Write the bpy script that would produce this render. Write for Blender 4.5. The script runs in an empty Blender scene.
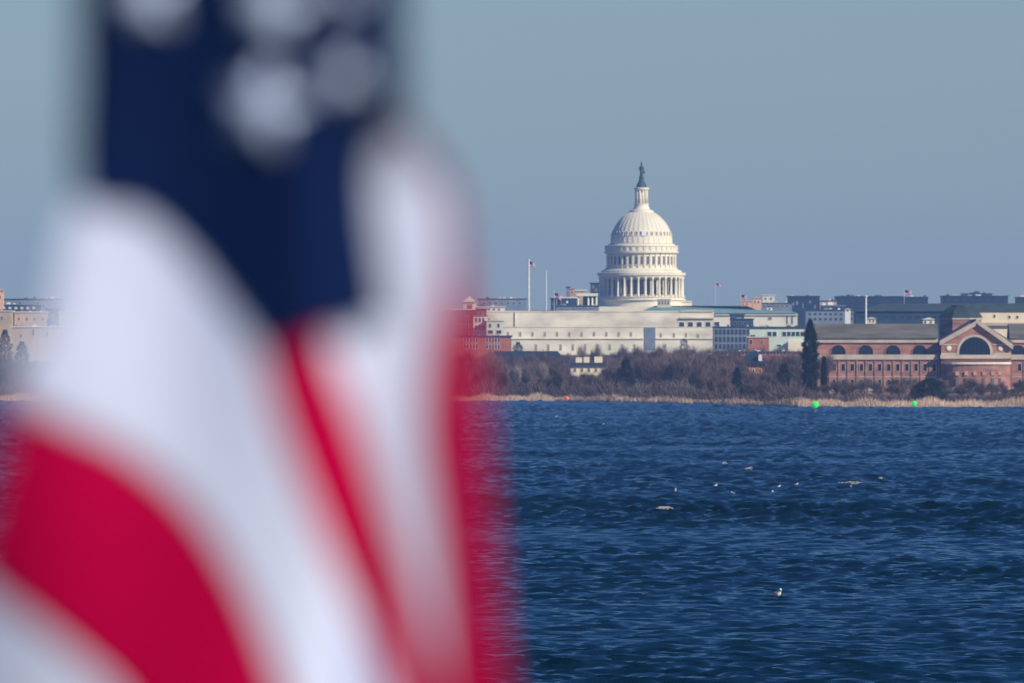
import bpy, math, random
import numpy as np
from mathutils import Vector, Matrix
R = math.radians
random.seed(7); np.random.seed(7)
SC = bpy.context.scene
COL = SC.collection
# ------------------------------------------------------------------ camera measure
F = 15020.0          # focal length in pixels (long telephoto)
CH = 9.0             # camera height above the water
HY = 370.0           # horizon row
def W(x, y, D):      # where a thing seen at column x, row y stands when it is D metres away
    return Vector(((x-512.0)/F*D, D, CH+(HY-y)/F*D))
def XX(x, D): return (x-512.0)/F*D
def ZZ(y, D): return CH+(HY-y)/F*D

# ------------------------------------------------------------------ materials
def mat(name, col, rough=0.8, var=0.0, scale=1.0, spec=0.3, bump=0.0, col2=None, metal=0.0, stretch=(1,1,1), per_object=0.0):
    m = bpy.data.materials.new(name); m.use_nodes = True
    nt = m.node_tree; b = nt.nodes['Principled BSDF']
    b.inputs['Roughness'].default_value = rough
    b.inputs['Specular IOR Level'].default_value = spec
    b.inputs['Metallic'].default_value = metal
    tc = nt.nodes.new('ShaderNodeTexCoord'); mp = nt.nodes.new('ShaderNodeMapping')
    mp.inputs['Scale'].default_value = stretch
    nt.links.new(tc.outputs['Object'], mp.inputs['Vector'])
    n = nt.nodes.new('ShaderNodeTexNoise'); n.inputs['Scale'].default_value = scale; n.inputs['Detail'].default_value = 5
    nt.links.new(mp.outputs['Vector'], n.inputs['Vector'])
    mix = nt.nodes.new('ShaderNodeMix'); mix.data_type = 'RGBA'
    c2 = col2 if col2 else tuple(c*(1-var) for c in col)
    c1 = col if col2 else tuple(min(1, c*(1+var*.6)) for c in col)
    mix.inputs['A'].default_value = (*c1, 1); mix.inputs['B'].default_value = (*c2, 1)
    rr = nt.nodes.new('ShaderNodeMapRange'); rr.inputs['From Min'].default_value = .35; rr.inputs['From Max'].default_value = .65
    nt.links.new(n.outputs['Fac'], rr.inputs['Value']); nt.links.new(rr.outputs['Result'], mix.inputs['Factor'])
    out = mix.outputs['Result']
    if per_object:
        oi = nt.nodes.new('ShaderNodeObjectInfo'); hs = nt.nodes.new('ShaderNodeHueSaturation')
        mr = nt.nodes.new('ShaderNodeMapRange'); mr.inputs['To Min'].default_value = 1-per_object; mr.inputs['To Max'].default_value = 1+per_object
        nt.links.new(oi.outputs['Random'], mr.inputs['Value']); nt.links.new(mr.outputs['Result'], hs.inputs['Value'])
        mr2 = nt.nodes.new('ShaderNodeMapRange'); mr2.inputs['To Min'].default_value = .75; mr2.inputs['To Max'].default_value = 1.25
        mu = nt.nodes.new('ShaderNodeMath'); mu.operation = 'FRACT'
        m3 = nt.nodes.new('ShaderNodeMath'); m3.operation = 'MULTIPLY'; m3.inputs[1].default_value = 17.3
        nt.links.new(oi.outputs['Random'], m3.inputs[0]); nt.links.new(m3.outputs[0], mu.inputs[0]); nt.links.new(mu.outputs[0], mr2.inputs['Value'])
        nt.links.new(mr2.outputs['Result'], hs.inputs['Saturation']); nt.links.new(out, hs.inputs['Color']); out = hs.outputs['Color']
    nt.links.new(out, b.inputs['Base Color'])
    if bump:
        bp = nt.nodes.new('ShaderNodeBump'); bp.inputs['Strength'].default_value = bump
        nt.links.new(n.outputs['Fac'], bp.inputs['Height']); nt.links.new(bp.outputs['Normal'], b.inputs['Normal'])
    return m
M = {}
M['dome'] = mat('dome_white_paint', (.84,.78,.61), .6, .10, .12, stretch=(1,1,.5))
M['limestone'] = mat('limestone', (.82,.76,.60), .85, .27, .07, stretch=(1,1,2.5))
M['limestone_trim'] = mat('limestone_trim', (.64,.58,.47), .85, .15, .2)
M['palestone'] = mat('pale_stone', (.74,.71,.60), .85, .12, .1)
M['cream'] = mat('cream_render', (.82,.71,.52), .85, .10, .15)
M['tan'] = mat('tan_stone', (.50,.38,.27), .9, .15, .15)
M['pink'] = mat('pink_stone', (.55,.33,.23), .9, .15, .15)
M['orange'] = mat('orange_stone', (.80,.48,.30), .9, .12, .15)
M['brick'] = mat('red_brick', (.38,.185,.15), .9, .32, .22, stretch=(1,1,3))
M['brick_dark'] = mat('dark_red_brick', (.25,.06,.05), .9, .22, .3)
M['brick_orange'] = mat('orange_brick', (.42,.15,.08), .9, .2, .3)
M['trim'] = mat('grey_stone_trim', (.54,.46,.37), .9, .15, .3)
M['slate'] = mat('grey_slate', (.165,.155,.12), .8, .3, .25, stretch=(.5,1,3))
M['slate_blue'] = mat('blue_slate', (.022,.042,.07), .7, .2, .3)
M['slate_mid'] = mat('weathered_roof', (.055,.085,.085), .8, .2, .3)
M['octo'] = mat('dark_green_slate', (.035,.055,.06), .8, .2, .3)
M['copper'] = mat('green_copper', (.22,.38,.33), .7, .18, .08)
M['greenwall'] = mat('pale_green_panel', (.60,.70,.58), .7, .1, .2)
M['greywall'] = mat('grey_blue_panel', (.19,.24,.30), .6, .2, .15)
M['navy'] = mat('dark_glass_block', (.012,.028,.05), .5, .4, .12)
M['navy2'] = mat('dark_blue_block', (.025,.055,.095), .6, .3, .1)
M['glass'] = mat('window_glass', (.03,.04,.055), .15, .3, .5, spec=.5)
M['recess'] = mat('recessed_window', (.34,.31,.26), .7, .3, .5)
M['dark_glass'] = mat('dark_glass', (.008,.014,.028), .5, .3, .5, spec=.2)
M['glass_soft'] = mat('shaded_opening', (.17,.155,.15), .6, .3, .5)
M['white_pane'] = mat('matte_white_pane', (.97,.96,.93), .8, .02, .5, spec=.5)  # matte near-white; on the dome it paints in a sun glint
M['white'] = mat('white_paint', (.80,.78,.74), .6, .06, .5)
M['metal'] = mat('pole_metal', (.66,.66,.64), .5, .08, 1)
M['bronze'] = mat('bronze', (.05,.085,.09), .6, .3, .6)
M['bark'] = mat('bark', (.12,.095,.085), .9, .3, .6, per_object=.3)
M['twig'] = mat('winter_twigs', (.145,.10,.095), .9, .35, .25, per_object=.35)
M['twig_pale'] = mat('pale_winter_twigs', (.30,.25,.21), .9, .25, .25, per_object=.2)
M['needle'] = mat('evergreen_needles', (.022,.045,.028), .8, .45, .5, per_object=.2)
M['scrub'] = mat('scrub_twigs', (.10,.07,.068), .9, .35, .03)
M['reed'] = mat('dry_reeds', (.60,.44,.32), .9, .3, .05)
M['ground'] = mat('winter_ground', (.16,.13,.09), .95, .3, .01)
M['sand'] = mat('sand_bank', (.52,.40,.30), .95, .25, .05)
M['hill'] = mat('wooded_hill', (.07,.065,.06), .95, .4, .012)
M['grass'] = mat('bank_grass', (.09,.10,.04), .95, .3, 2)
M['gull'] = mat('gull_feathers', (.82,.80,.77), .7, .06, 6)
M['gull_wing'] = mat('gull_grey_brown', (.34,.27,.22), .7, .15, 6)
M['bill'] = mat('gull_bill', (.5,.3,.06), .5, .1, 6)
M['foam'] = mat('sea_foam', (.45,.45,.44), .9, .1, 1)
M['steel_green'] = mat('green_marker_paint', (.02,.40,.12), .5, .1, 1)
M['steel_red'] = mat('red_marker_paint', (.70,.09,.04), .5, .1, 1)
M['pile'] = mat('wooden_pile', (.16,.13,.11), .9, .2, 1)
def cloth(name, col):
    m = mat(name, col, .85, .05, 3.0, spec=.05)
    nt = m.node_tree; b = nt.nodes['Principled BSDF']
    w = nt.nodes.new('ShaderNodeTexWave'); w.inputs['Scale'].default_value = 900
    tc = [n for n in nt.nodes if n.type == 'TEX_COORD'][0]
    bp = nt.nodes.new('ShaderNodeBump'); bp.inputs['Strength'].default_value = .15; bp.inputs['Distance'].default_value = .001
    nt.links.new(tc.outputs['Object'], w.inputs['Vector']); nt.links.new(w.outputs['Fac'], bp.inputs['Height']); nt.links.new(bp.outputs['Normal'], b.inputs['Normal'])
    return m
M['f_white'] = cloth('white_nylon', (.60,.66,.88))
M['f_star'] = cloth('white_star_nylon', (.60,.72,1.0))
M['f_red'] = cloth('red_nylon', (.43,.0,.05))
M['f_blue'] = cloth('blue_nylon', (.004,.014,.066))
def emis(name, col, s):
    m = bpy.data.materials.new(name); m.use_nodes = True
    b = m.node_tree.nodes['Principled BSDF']; b.inputs['Base Color'].default_value = (*col, 1)
    b.inputs['Emission Color'].default_value = (*col, 1); b.inputs['Emission Strength'].default_value = s
    return m
M['lamp_green'] = emis('green_lamp', (.0,.85,.08), .5)
M['lamp_red'] = emis('red_lamp', (.9,.16,.08), .25)

# ------------------------------------------------------------------ mesh builder
class MB:
    def __init__(s, origin=(0,0,0)): s.v = []; s.f = []; s.o = Vector(origin)
    def add(s, vs, fs):
        n = len(s.v); s.v += [tuple(Vector(v)-s.o) for v in vs]; s.f += [tuple(i+n for i in f) for f in fs]
        return s
    def box(s, x0, x1, y0, y1, z0, z1):
        vs = [(x,y,z) for z in (z0,z1) for y in (y0,y1) for x in (x0,x1)]
        return s.add(vs, [(0,2,3,1),(4,5,7,6),(0,1,5,4),(2,6,7,3),(0,4,6,2),(1,3,7,5)])
    def prism_y(s, poly, y0, y1):          # polygon in x,z extruded in depth
        n = len(poly)
        vs = [(x,y0,z) for x,z in poly]+[(x,y1,z) for x,z in poly]
        fs = [tuple(range(n)), tuple(range(2*n-1,n-1,-1))]+[(i,i+n,(i+1)%n+n,(i+1)%n) for i in range(n)]
        return s.add(vs, fs)
    def prism_x(s, poly, x0, x1):          # polygon in y,z extruded along x
        n = len(poly)
        vs = [(x0,y,z) for y,z in poly]+[(x1,y,z) for y,z in poly]
        fs = [tuple(range(n)), tuple(range(2*n-1,n-1,-1))]+[(i,i+n,(i+1)%n+n,(i+1)%n) for i in range(n)]
        return s.add(vs, fs)
    def lathe(s, cx, cy, prof, n=48, sx=1, sy=1, rot=0):
        vs = []; fs = []
        for r, z in prof:
            for k in range(n):
                a = 2*math.pi*k/n+rot; vs.append((cx+sx*r*math.cos(a), cy+sy*r*math.sin(a), z))
        for j in range(len(prof)-1):
            for k in range(n):
                fs.append((j*n+k, j*n+(k+1)%n, (j+1)*n+(k+1)%n, (j+1)*n+k))
        fs.append(tuple(range(n-1,-1,-1))); fs.append(tuple(range((len(prof)-1)*n, len(prof)*n)))
        return s.add(vs, fs)
    def tube(s, a, b, r0, r1, n=5):
        a = Vector(a); b = Vector(b); d = (b-a)
        if d.length < 1e-6: return s
        u = d.normalized().orthogonal().normalized(); w = d.normalized().cross(u)
        vs = [a+(u*math.cos(t)+w*math.sin(t))*r0 for t in [2*math.pi*k/n for k in range(n)]]
        vs += [b+(u*math.cos(t)+w*math.sin(t))*r1 for t in [2*math.pi*k/n for k in range(n)]]
        return s.add(vs, [(k,(k+1)%n,(k+1)%n+n,k+n) for k in range(n)]+[tuple(range(n-1,-1,-1)), tuple(range(n,2*n))])
    def build(s, name, m, parent=None, smooth=False, loc=None):
        me = bpy.data.meshes.new(name); me.from_pydata(s.v, [], s.f); me.update()
        if smooth: me.polygons.foreach_set('use_smooth', [True]*len(me.polygons))
        me.materials.append(M[m] if isinstance(m, str) else m)
        o = bpy.data.objects.new(name, me); COL.objects.link(o)
        if parent: o.parent = parent
        elif loc is None: o.location = s.o
        if loc is not None: o.location = loc
        return o
def tag(o, label=None, cat=None, group=None, kind=None):
    for k, v in (('label',label),('category',cat),('group',group),('kind',kind)):
        if v: o[k] = v
    return o
def thing(name, loc, label, cat, group=None):
    o = bpy.data.objects.new(name, None); COL.objects.link(o); o.location = loc; o.empty_display_size = .1
    return tag(o, label, cat, group)
def np_mesh(name, V, Fc, m, parent=None, loc=None, smooth=False):
    V = np.asarray(V, dtype=np.float32); Fc = np.asarray(Fc, dtype=np.int32)
    me = bpy.data.meshes.new(name); k = Fc.shape[1]
    me.vertices.add(len(V)); me.vertices.foreach_set('co', V.ravel())
    me.loops.add(Fc.size); me.loops.foreach_set('vertex_index', Fc.ravel())
    me.polygons.add(len(Fc)); me.polygons.foreach_set('loop_start', np.arange(0, Fc.size, k, dtype=np.int32))
    me.polygons.foreach_set('loop_total', np.full(len(Fc), k, dtype=np.int32))
    me.update(calc_edges=True); me.validate()
    if smooth: me.polygons.foreach_set('use_smooth', np.ones(len(Fc), dtype=bool))
    me.materials.append(M[m] if isinstance(m, str) else m)
    o = bpy.data.objects.new(name, me); COL.objects.link(o)
    if parent: o.parent = parent
    if loc is not None: o.location = loc
    return o
def ribbons(P, D_, L, Wd, wdir=None):
    """flat tapered blades: base points P, unit directions D_, lengths L, widths Wd"""
    n = len(P)
    if wdir is None:
        a = np.random.uniform(0, 2*np.pi, n); wdir = np.stack([np.cos(a), np.sin(a), np.zeros(n)], 1)
    w = wdir*Wd[:,None]*.5
    V = np.concatenate([P-w, P+w, P+D_*L[:,None]+w*.25, P+D_*L[:,None]-w*.25], 1).reshape(-1,3)
    Fc = np.arange(4*n).reshape(-1,4)
    return V, Fc

# ------------------------------------------------------------------ shoreline and terrain
SHX = [-6000, XX(560,4224), XX(700,3862), XX(800,3605), 6000]
SHD = [4224, 4224, 3862, 3605, 3605]
def shore(X): return np.interp(X, SHX, SHD)+np.sin(np.asarray(X)*.05)*5+np.sin(np.asarray(X)*.021+1)*7
def terr(X, D):
    X = np.asarray(X, float); D = np.asarray(D, float)
    s = D-shore(X)
    a = np.interp(s, [-60,-2,2,15,60,400], [-2,-.3,.15,.7,1.2,2.2])
    b = np.interp(D, [4600,5200,6600,7000,8500,12000], [0,1.5,13,15,17,20])
    return a+b
# ground sheet
xs = np.concatenate([np.linspace(-4800,-500,30)[:-1], np.linspace(-500,500,200), np.linspace(500,4800,30)[1:]])
ds = np.concatenate([np.linspace(3500,4400,150)[:-1], np.linspace(4400,11900,60)])
gx, gy = np.meshgrid(xs, ds); gz = terr(gx, gy)
V = np.stack([gx, gy, gz], 2).reshape(-1,3); nx = len(xs); ny = len(ds)
i, j = np.meshgrid(np.arange(nx-1), np.arange(ny-1)); q = (j*nx+i).ravel()
Fq = np.stack([q, q+1, q+nx+1, q+nx], 1)
tag(np_mesh('ground', V, Fq, 'ground', smooth=True), kind='structure')
# low wooded ridge far behind the city
hx = np.linspace(-3500, 3500, 700); hd = np.linspace(9000, 10200, 26)
gx, gy = np.meshgrid(hx, hd)
prof = np.sin((gy-9000)/1200*np.pi)
hh = 41+3.5*np.sin(gx*.004+1)+2*np.sin(gx*.011)+1.6*np.sin(gx*.043+gy*.01)+1.6*np.random.rand(*gx.shape)
gz = 14+(hh-14)*np.clip(prof*1.4, 0, 1)
V = np.stack([gx, gy, gz], 2).reshape(-1,3); nx = len(hx); ny = len(hd)
i, j = np.meshgrid(np.arange(nx-1), np.arange(ny-1)); q = (j*nx+i).ravel()
tag(np_mesh('hills', V, np.stack([q,q+1,q+nx+1,q+nx],1), 'hill'), kind='structure')
# near bank under the photographer (a low headland of grass)
b = MB((0,0,0)); b.prism_x([(-55,-2.5),(-55,7.38),(14,7.38),(20,6.9),(34,-2.5)], -60, 60)
tag(b.build('near_bank', 'grass'), kind='structure')

# ------------------------------------------------------------------ water
rng = np.random.RandomState(3)
WV = []
for k in range(90):
    lam = 0.5*(16/0.5)**(k/89.0)
    th = rng.normal(0, .34)+.08
    s = .030*np.interp(np.log(lam), np.log([.5,1.0,2,4,8,16]), [2.2,2.5,1.5,.58,.2,.05])
    WV.append((lam, th, s*lam/(2*np.pi)*1.7, rng.uniform(0, 2*np.pi)))
def wave(X, Y, step=0.0, stepx=0.0):
    z = np.zeros_like(np.asarray(X, float))
    for lam, th, amp, ph in WV:
        k = 2*np.pi/lam
        ph_ = k*(X*np.sin(th)+Y*np.cos(th))+ph
        z += amp*(np.sin(ph_)+.25*np.sin(2*ph_+1.2))
    # gusts: rougher and calmer patches
    g = 1+.28*np.sin(X*.031+Y*.017+.5)*np.sin(Y*.0113+1.3)+.22*np.sin(X*.11+2)*np.sin(Y*.045)
    gb = .72+.00024*np.clip(Y-700,0,3600)+.45*np.exp(-((Y-985+X*1.2+25*np.sin(X*.09))/95)**2)+.15/(1+np.exp(-(Y-1500)/150))+.22*np.sin(Y*.021+X*.05)*np.exp(-Y/2500)
    return z*g*gb
TH = np.concatenate([np.linspace(-62,-4,30)[:-1], np.linspace(-4,-2.15,60)[:-1], np.linspace(-2.15,2.15,620), np.linspace(2.15,4,60)[1:], np.linspace(4,62,30)[1:]])
tt = np.tan(np.radians(TH))
rows = [22., 60, 120, 200, 280, 340, 370]; d = 390.
while d < 4290: rows.append(d); d += max(.28, d*.00078)
rows.append(4300)
rows = np.array(rows); nx = len(tt); ny = len(rows)
gy, gt = np.meshgrid(rows, tt, indexing='ij'); gx = gy*gt
gz = wave(gx, gy)
V = np.stack([gx, gy, gz], 2).reshape(-1,3)
i, j = np.meshgrid(np.arange(nx-1), np.arange(ny-1)); q = (j*nx+i).ravel()
wm = bpy.data.materials.new('river_water'); wm.use_nodes = True; nt = wm.node_tree; b = nt.nodes['Principled BSDF']
b.inputs['Base Color'].default_value = (.001,.019,.036,1)
b.inputs['IOR'].default_value = 1.333; b.inputs['Specular Tint'].default_value = (.62,.88,1,1); b.inputs['Specular IOR Level'].default_value = .5
tc = nt.nodes.new('ShaderNodeTexCoord')
mp = nt.nodes.new('ShaderNodeMapping'); mp.inputs['Scale'].default_value = (.35,1.0,1.0)
nt.links.new(tc.outputs['Object'], mp.inputs['Vector'])
n1 = nt.nodes.new('ShaderNodeTexNoise'); n1.inputs['Scale'].default_value = 2.6; n1.inputs['Detail'].default_value = 4
nt.links.new(mp.outputs['Vector'], n1.inputs['Vector'])
bp = nt.nodes.new('ShaderNodeBump'); bp.inputs['Strength'].default_value = 1.0; bp.inputs['Distance'].default_value = .25
nt.links.new(n1.outputs['Fac'], bp.inputs['Height']); nt.links.new(bp.outputs['Normal'], b.inputs['Normal'])
mp2 = nt.nodes.new('ShaderNodeMapping'); mp2.inputs['Scale'].default_value = (.02,.006,1)
nt.links.new(tc.outputs['Object'], mp2.inputs['Vector'])
n2 = nt.nodes.new('ShaderNodeTexNoise'); n2.inputs['Scale'].default_value = 1; n2.inputs['Detail'].default_value = 3
nt.links.new(mp2.outputs['Vector'], n2.inputs['Vector'])
mr = nt.nodes.new('ShaderNodeMapRange'); mr.inputs['From Min'].default_value = .35; mr.inputs['From Max'].default_value = .65
mr.inputs['To Min'].default_value = .09; mr.inputs['To Max'].default_value = .22
nt.links.new(n2.outputs['Fac'], mr.inputs['Value']); nt.links.new(mr.outputs['Result'], b.inputs['Roughness'])
tag(np_mesh('water', V, np.stack([q,q+1,q+nx+1,q+nx],1), wm, smooth=True), kind='structure')

# ------------------------------------------------------------------ generic buildings
WINMESH = {}
def window(root, x, z, w, h, yfront, frame='limestone_trim', pane='glass', name='window'):
    """one window on a front wall: a raised surround with a dark pane as its sub-part; x,z = centre in world"""
    key = (round(w,2), round(h,2), frame, pane, name)
    if key not in WINMESH:
        t = max(.12, .12*w)
        a = MB(); a.box(-w/2-t, w/2+t, -.14, .0, h/2, h/2+t); a.box(-w/2-t, w/2+t, -.2, .0, -h/2-t, -h/2)
        a.box(-w/2-t, -w/2, -.12, 0, -h/2, h/2); a.box(w/2, w/2+t, -.12, 0, -h/2, h/2)
        p = MB(); p.box(-w/2, w/2, -.05, 0, -h/2, h/2)
        mull = max(.05, w*.03)
        p.box(-mull, mull, -.08, -.052, -h/2, h/2)
        fo = a.build(name, frame); po = p.build('pane', pane)
        WINMESH[key] = (fo.data, po.data)
        bpy.data.objects.remove(fo); bpy.data.objects.remove(po)
    fd, pd = WINMESH[key]
    fo = bpy.data.objects.new(name, fd); COL.objects.link(fo); fo.parent = root
    fo.location = Vector((x, yfront-.004, z))-root.location
    po = bpy.data.objects.new('pane', pd); COL.objects.link(po); po.parent = fo
    return fo
def block(name, label, cat, x0, x1, yt, yb, D, depth, wall, roofm=None, wins=(), roofh=0, over=.5, group=None, frame='limestone_trim', pane='glass', rooftype='flat', winname='window'):
    """box building from its picture extent at distance D. wins: (xpix, ypix, wpix, hpix)"""
    a = XX(x0, D); c = XX(x1, D); zt = ZZ(yt, D)
    zg = float(np.min(terr([a, c], [D, D])))-1.0
    zg = min(zg, ZZ(yb, D))
    root = thing(name, ((a+c)/2, D, zg), label, cat, group)
    w = MB(root.location); w.box(a, c, D, D+depth, zg, zt); w.build('wall', wall, root)
    px = D/F
    if roofm:
        r = MB(root.location)
        if rooftype == 'flat':
            r.box(a-over, c+over, D-over, D+depth+over, zt+.004, zt+max(.4, roofh*px))
        elif rooftype == 'gable':      # ridge along x
            r.prism_x([(D-over, zt+.004), (D+depth+over, zt+.004), (D+depth/2, zt+roofh*px)], a-over, c+over)
        elif rooftype == 'hip':
            i_ = min((c-a)/2*.8, depth/2, roofh*px*.55 if roofh > 12 else 1e9); zr = zt+roofh*px
            vs = [(a-over,D-over,zt+.004),(c+over,D-over,zt+.004),(c+over,D+depth+over,zt+.004),(a-over,D+depth+over,zt+.004),
                  (a+i_,D+depth/2,zr),(c-i_,D+depth/2,zr)]
            r.add(vs, [(0,3,2,1),(0,1,5,4),(2,3,4,5),(1,2,5),(3,0,4)])
        r.build('roof', roofm, root)
        if rooftype == 'flat' and (x1-x0) > 16 and depth > 9:
            zr = zt+max(.4, roofh*px)
            for _ in range(int(random.uniform(.09,.2)*min(x1-x0,120))):
                w_ = random.uniform(1.0,5)*px; h_ = random.uniform(.5,1.9)*px; xc_ = random.uniform(a+w_, c-w_); yc_ = random.uniform(D+2, D+depth*.6)
                u = MB(root.location); u.box(xc_-w_/2, xc_+w_/2, yc_, yc_+w_*.7, zr+.004, zr+h_)
                if random.random() < .3: u.tube((xc_,yc_,zr),(xc_,yc_,zr+h_*2.4), .12, .08, 5)
                u.build('roof_unit', random.choice(['greywall','palestone','trim','navy2','white','slate_mid','navy2']), root)
    for (wx, wy, ww, wh) in wins:
        window(root, XX(wx, D), ZZ(wy, D), ww*px, wh*px, D, frame, pane, winname)
    return root
def extra(root, name, m, fn, smooth=False):
    b = MB(root.location); fn(b); return b.build(name, m, root, smooth)

# ---------- long white office building left and in front of the dome (D 6700)
D = 6700; px = D/F
wins = [(508+12.3*k, 334, 2.0, 4.2) for k in range(11)]+[(536+12.3*k, 347.3, 2.2, 6) for k in range(9)]
wins += [(661,335,2,4),(674,335,1.8,4),(686,335,1.8,4),(698,335.5,2.6,3.6),(665,346,3,4)]
wb = block('office_building', 'long cream stone office building with small square windows below the white dome', 'building',
      483, 714, 312, 352, D, 60, 'limestone', None, wins, pane='recess', frame='limestone')
extra(wb, 'cornice', 'limestone', lambda b: b.box(XX(482.3,D), XX(680,D), D-.25, D+60.5, ZZ(312,D)+.003, ZZ(310.8,D)))
extra(wb, 'ledge', 'limestone_trim', lambda b: b.box(XX(487,D), XX(644,D), D-.6, D-.004, ZZ(339.2,D), ZZ(338.4,D)))
extra(wb, 'ledge', 'limestone_trim', lambda b: b.box(XX(656,D), XX(714.4,D), D-.6, D-.004, ZZ(339.2,D), ZZ(338.4,D)))
extra(wb, 'ledge', 'limestone_trim', lambda b: b.box(XX(487,D), XX(714.4,D), D-.2, D-.004, ZZ(327.4,D), ZZ(327,D)))
extra(wb, 'ledge', 'limestone_trim', lambda b: b.box(XX(680,D), XX(714.5,D), D-1.2, D-.004, ZZ(318.6,D), ZZ(317.4,D)))
extra(wb, 'opening_panel', 'greywall', lambda b: b.box(XX(644.6,D), XX(655.4,D), D-.35, D-.004, ZZ(350,D), ZZ(327.6,D)))  # flush grey panel drawn in place of an opening in the wall
extra(wb, 'downpipe', 'limestone_trim', lambda b: b.box(XX(514.7,D), XX(515.3,D), D-.5, D-.004, ZZ(326.6,D), ZZ(312.2,D)))
for k in range(5):        # arcade openings in the right section
    window(wb, XX(682.5+8.8*k-.9, D), ZZ(324.4, D), 5.0*px, 4.6*px, D, 'limestone', 'glass', 'arcade_opening')
def bal(b):
    for k in range(30): b.box(XX(680.5+1.13*k,D)-.12, XX(680.5+1.13*k,D)+.12, D-.6, D-.1, ZZ(312,D)+.01, ZZ(310.6,D))
    b.box(XX(680,D), XX(714,D), D-.7, D, ZZ(310.6,D), ZZ(310,D))
extra(wb, 'balustrade', 'limestone', bal)
# ---------- building with the green copper roof (D 6850)
D = 6850; px = D/F
gr = block('copper_roofed_building', 'pale stone building under a long green copper roof right of the dome', 'building',
      642, 797.5, 313.6, 352, D, 50, 'palestone', None, [(770,318.5,3.5,2.2),(792,320,1.6,8),(787,320,1.6,8)], pane='glass_soft')
extra(gr, 'roof', 'copper', lambda b: b.add([(XX(636,D),D-1,ZZ(313.6,D)+.01),(XX(797,D),D-1,ZZ(313.2,D)),(XX(797,D),D+51,ZZ(313.2,D)),(XX(636,D),D+51,ZZ(313.6,D)+.01),
      (XX(655,D),D+25,ZZ(305.5,D)),(XX(748,D),D+25,ZZ(305.8,D)),(XX(757,D),D+25,ZZ(309.5,D)),(XX(793,D),D+25,ZZ(311.2,D))],
      [(0,3,2,1),(0,1,7,6,5,4),(3,4,5,6,7,2),(1,2,7),(3,0,4)]))
extra(gr, 'cornice', 'limestone_trim', lambda b: b.box(XX(714.8,D), XX(798,D), D-.9, D-.004, ZZ(315.4,D), ZZ(314.2,D)))
def vents(b):
    for x_, w_, h_ in ((664,14,5.5),): b.box(XX(x_-w_/2,D), XX(x_+w_/2,D), D+4, D+9, ZZ(312,D), ZZ(312-h_,D))
gm = block('rooftop_plant_room', 'small pale plant room with louvres on the green roof before the dome', 'plant room',
      657.5, 670.5, 299.5, 306, 6870, 6, 'limestone_trim', 'limestone', [(659.5+3*k, 302.6, 1.6, 3.6) for k in range(4)], roofh=.8, pane='glass_soft')

# ---------- the domed capitol (D 7000)
D = 7000.; px = D/F; cx = XX(642.2, D); cy = D+40
def Zc(y): return ZZ(y, D)
zg = float(terr(cx, cy))-1
cap = thing('domed_building', (cx, cy, zg), 'great white tiered dome with columns and a bronze statue on top', 'dome')
L = cap.location
def lat(name, m, prof, n=96, smooth=False, par=None):
    b = MB(L); b.lathe(cx, cy, [(r*px, Zc(y)) for r, y in prof], n)
    return b.build(name, m, par or cap, smooth)
b = MB(L); b.box(cx-44*px, cx+44*px, cy-44*px, cy+44*px, zg, Zc(306.4)); b.build('base_block', 'dome', cap)
b = MB(L); b.box(cx-150*px*.3, cx+50.5*px, cy-16*px, cy+40*px, Zc(306.3), Zc(301.8)); b.box(cx-47*px, cx+50.8*px, cy-17*px, cy+41*px, Zc(301.7), Zc(300.6)); b.build('roof_parapet', 'dome', cap)
lat('podium', 'dome', [(42.5,306.3),(42.5,300.2),(44.6,300),(44.6,298.8),(43,298.6),(43,297.2),(44.2,297),(44.2,296.2)])
lat('peristyle_wall', 'dome', [(36.5,296.1),(36.5,276.2)], 72)
# 36 columns
colb = MB((0,0,0)); r_ = 1.25*px; h_ = (296.1-277.0)*px
colb.lathe(0,0,[(r_*1.35,0),(r_*1.35,.5),(r_*1.02,.7),(r_*.86,h_-1.0),(r_*1.3,h_-.5),(r_*1.4,h_)],10)
co = colb.build('column', 'dome', cap, True); co.location = (0,0,0)
N = 36
def ringcopy(ob, r, y, n=N, off=0.0, face=True):
    for k in range(n):
        a = 2*math.pi*(k+off)/n-math.pi/2
        o = ob if k == 0 else ob.copy()
        if k: COL.objects.link(o); o.parent = cap
        o.location = Vector((cx+r*px*math.cos(a), cy+r*px*math.sin(a), Zc(y)))-L
        if face: o.rotation_euler = (0,0,a+math.pi/2)
ringcopy(co, 41.6, 296.1, off=.5)
def ringwin(w, h, r, y, name, pane='glass_soft', frame='dome', n=N, off=0.0, arch=False, lean=0):
    t = .25
    a = MB(); a.box(-w/2-t, w/2+t, -.3, .3, h/2, h/2+t); a.box(-w/2-t, w/2+t, -.4, .3, -h/2-t, -h/2)
    a.box(-w/2-t, -w/2, -.25, .3, -h/2, h/2); a.box(w/2, w/2+t, -.25, .3, -h/2, h/2)
    p = MB(); p.box(-w/2, w/2, -.1, .3, -h/2, h/2)
    fo = a.build(name, frame, cap); po = p.build('pane', pane, fo)
    for k in range(n):
        an = 2*math.pi*(k+off)/n-math.pi/2
        if k == 0: o = fo
        else:
            o = fo.copy(); COL.objects.link(o); o.parent = cap
            p2 = po.copy(); COL.objects.link(p2); p2.parent = o
        o.location = Vector((cx+r*px*math.cos(an), cy+r*px*math.sin(an), Zc(y)))-L
        o.rotation_euler = (-lean, 0, an+math.pi/2)
    return fo
ringwin(2.1, 7.0, 36.6, 286.6, 'peristyle_window', 'glass')
lat('entablature', 'dome', [(42.8,276.9),(42.8,275.6),(44.4,275.0),(44.6,272.4),(44.0,272.2),(40.5,272.0),(40.5,270.2),(38.2,269.6),(36.6,268.4),(36.4,267.6)])
lat('upper_drum', 'dome', [(34.2,267.5),(34.2,253.2)], 72)
ringwin(1.4, 3.9, 34.3, 260, 'drum_window', 'glass_soft')
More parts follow.
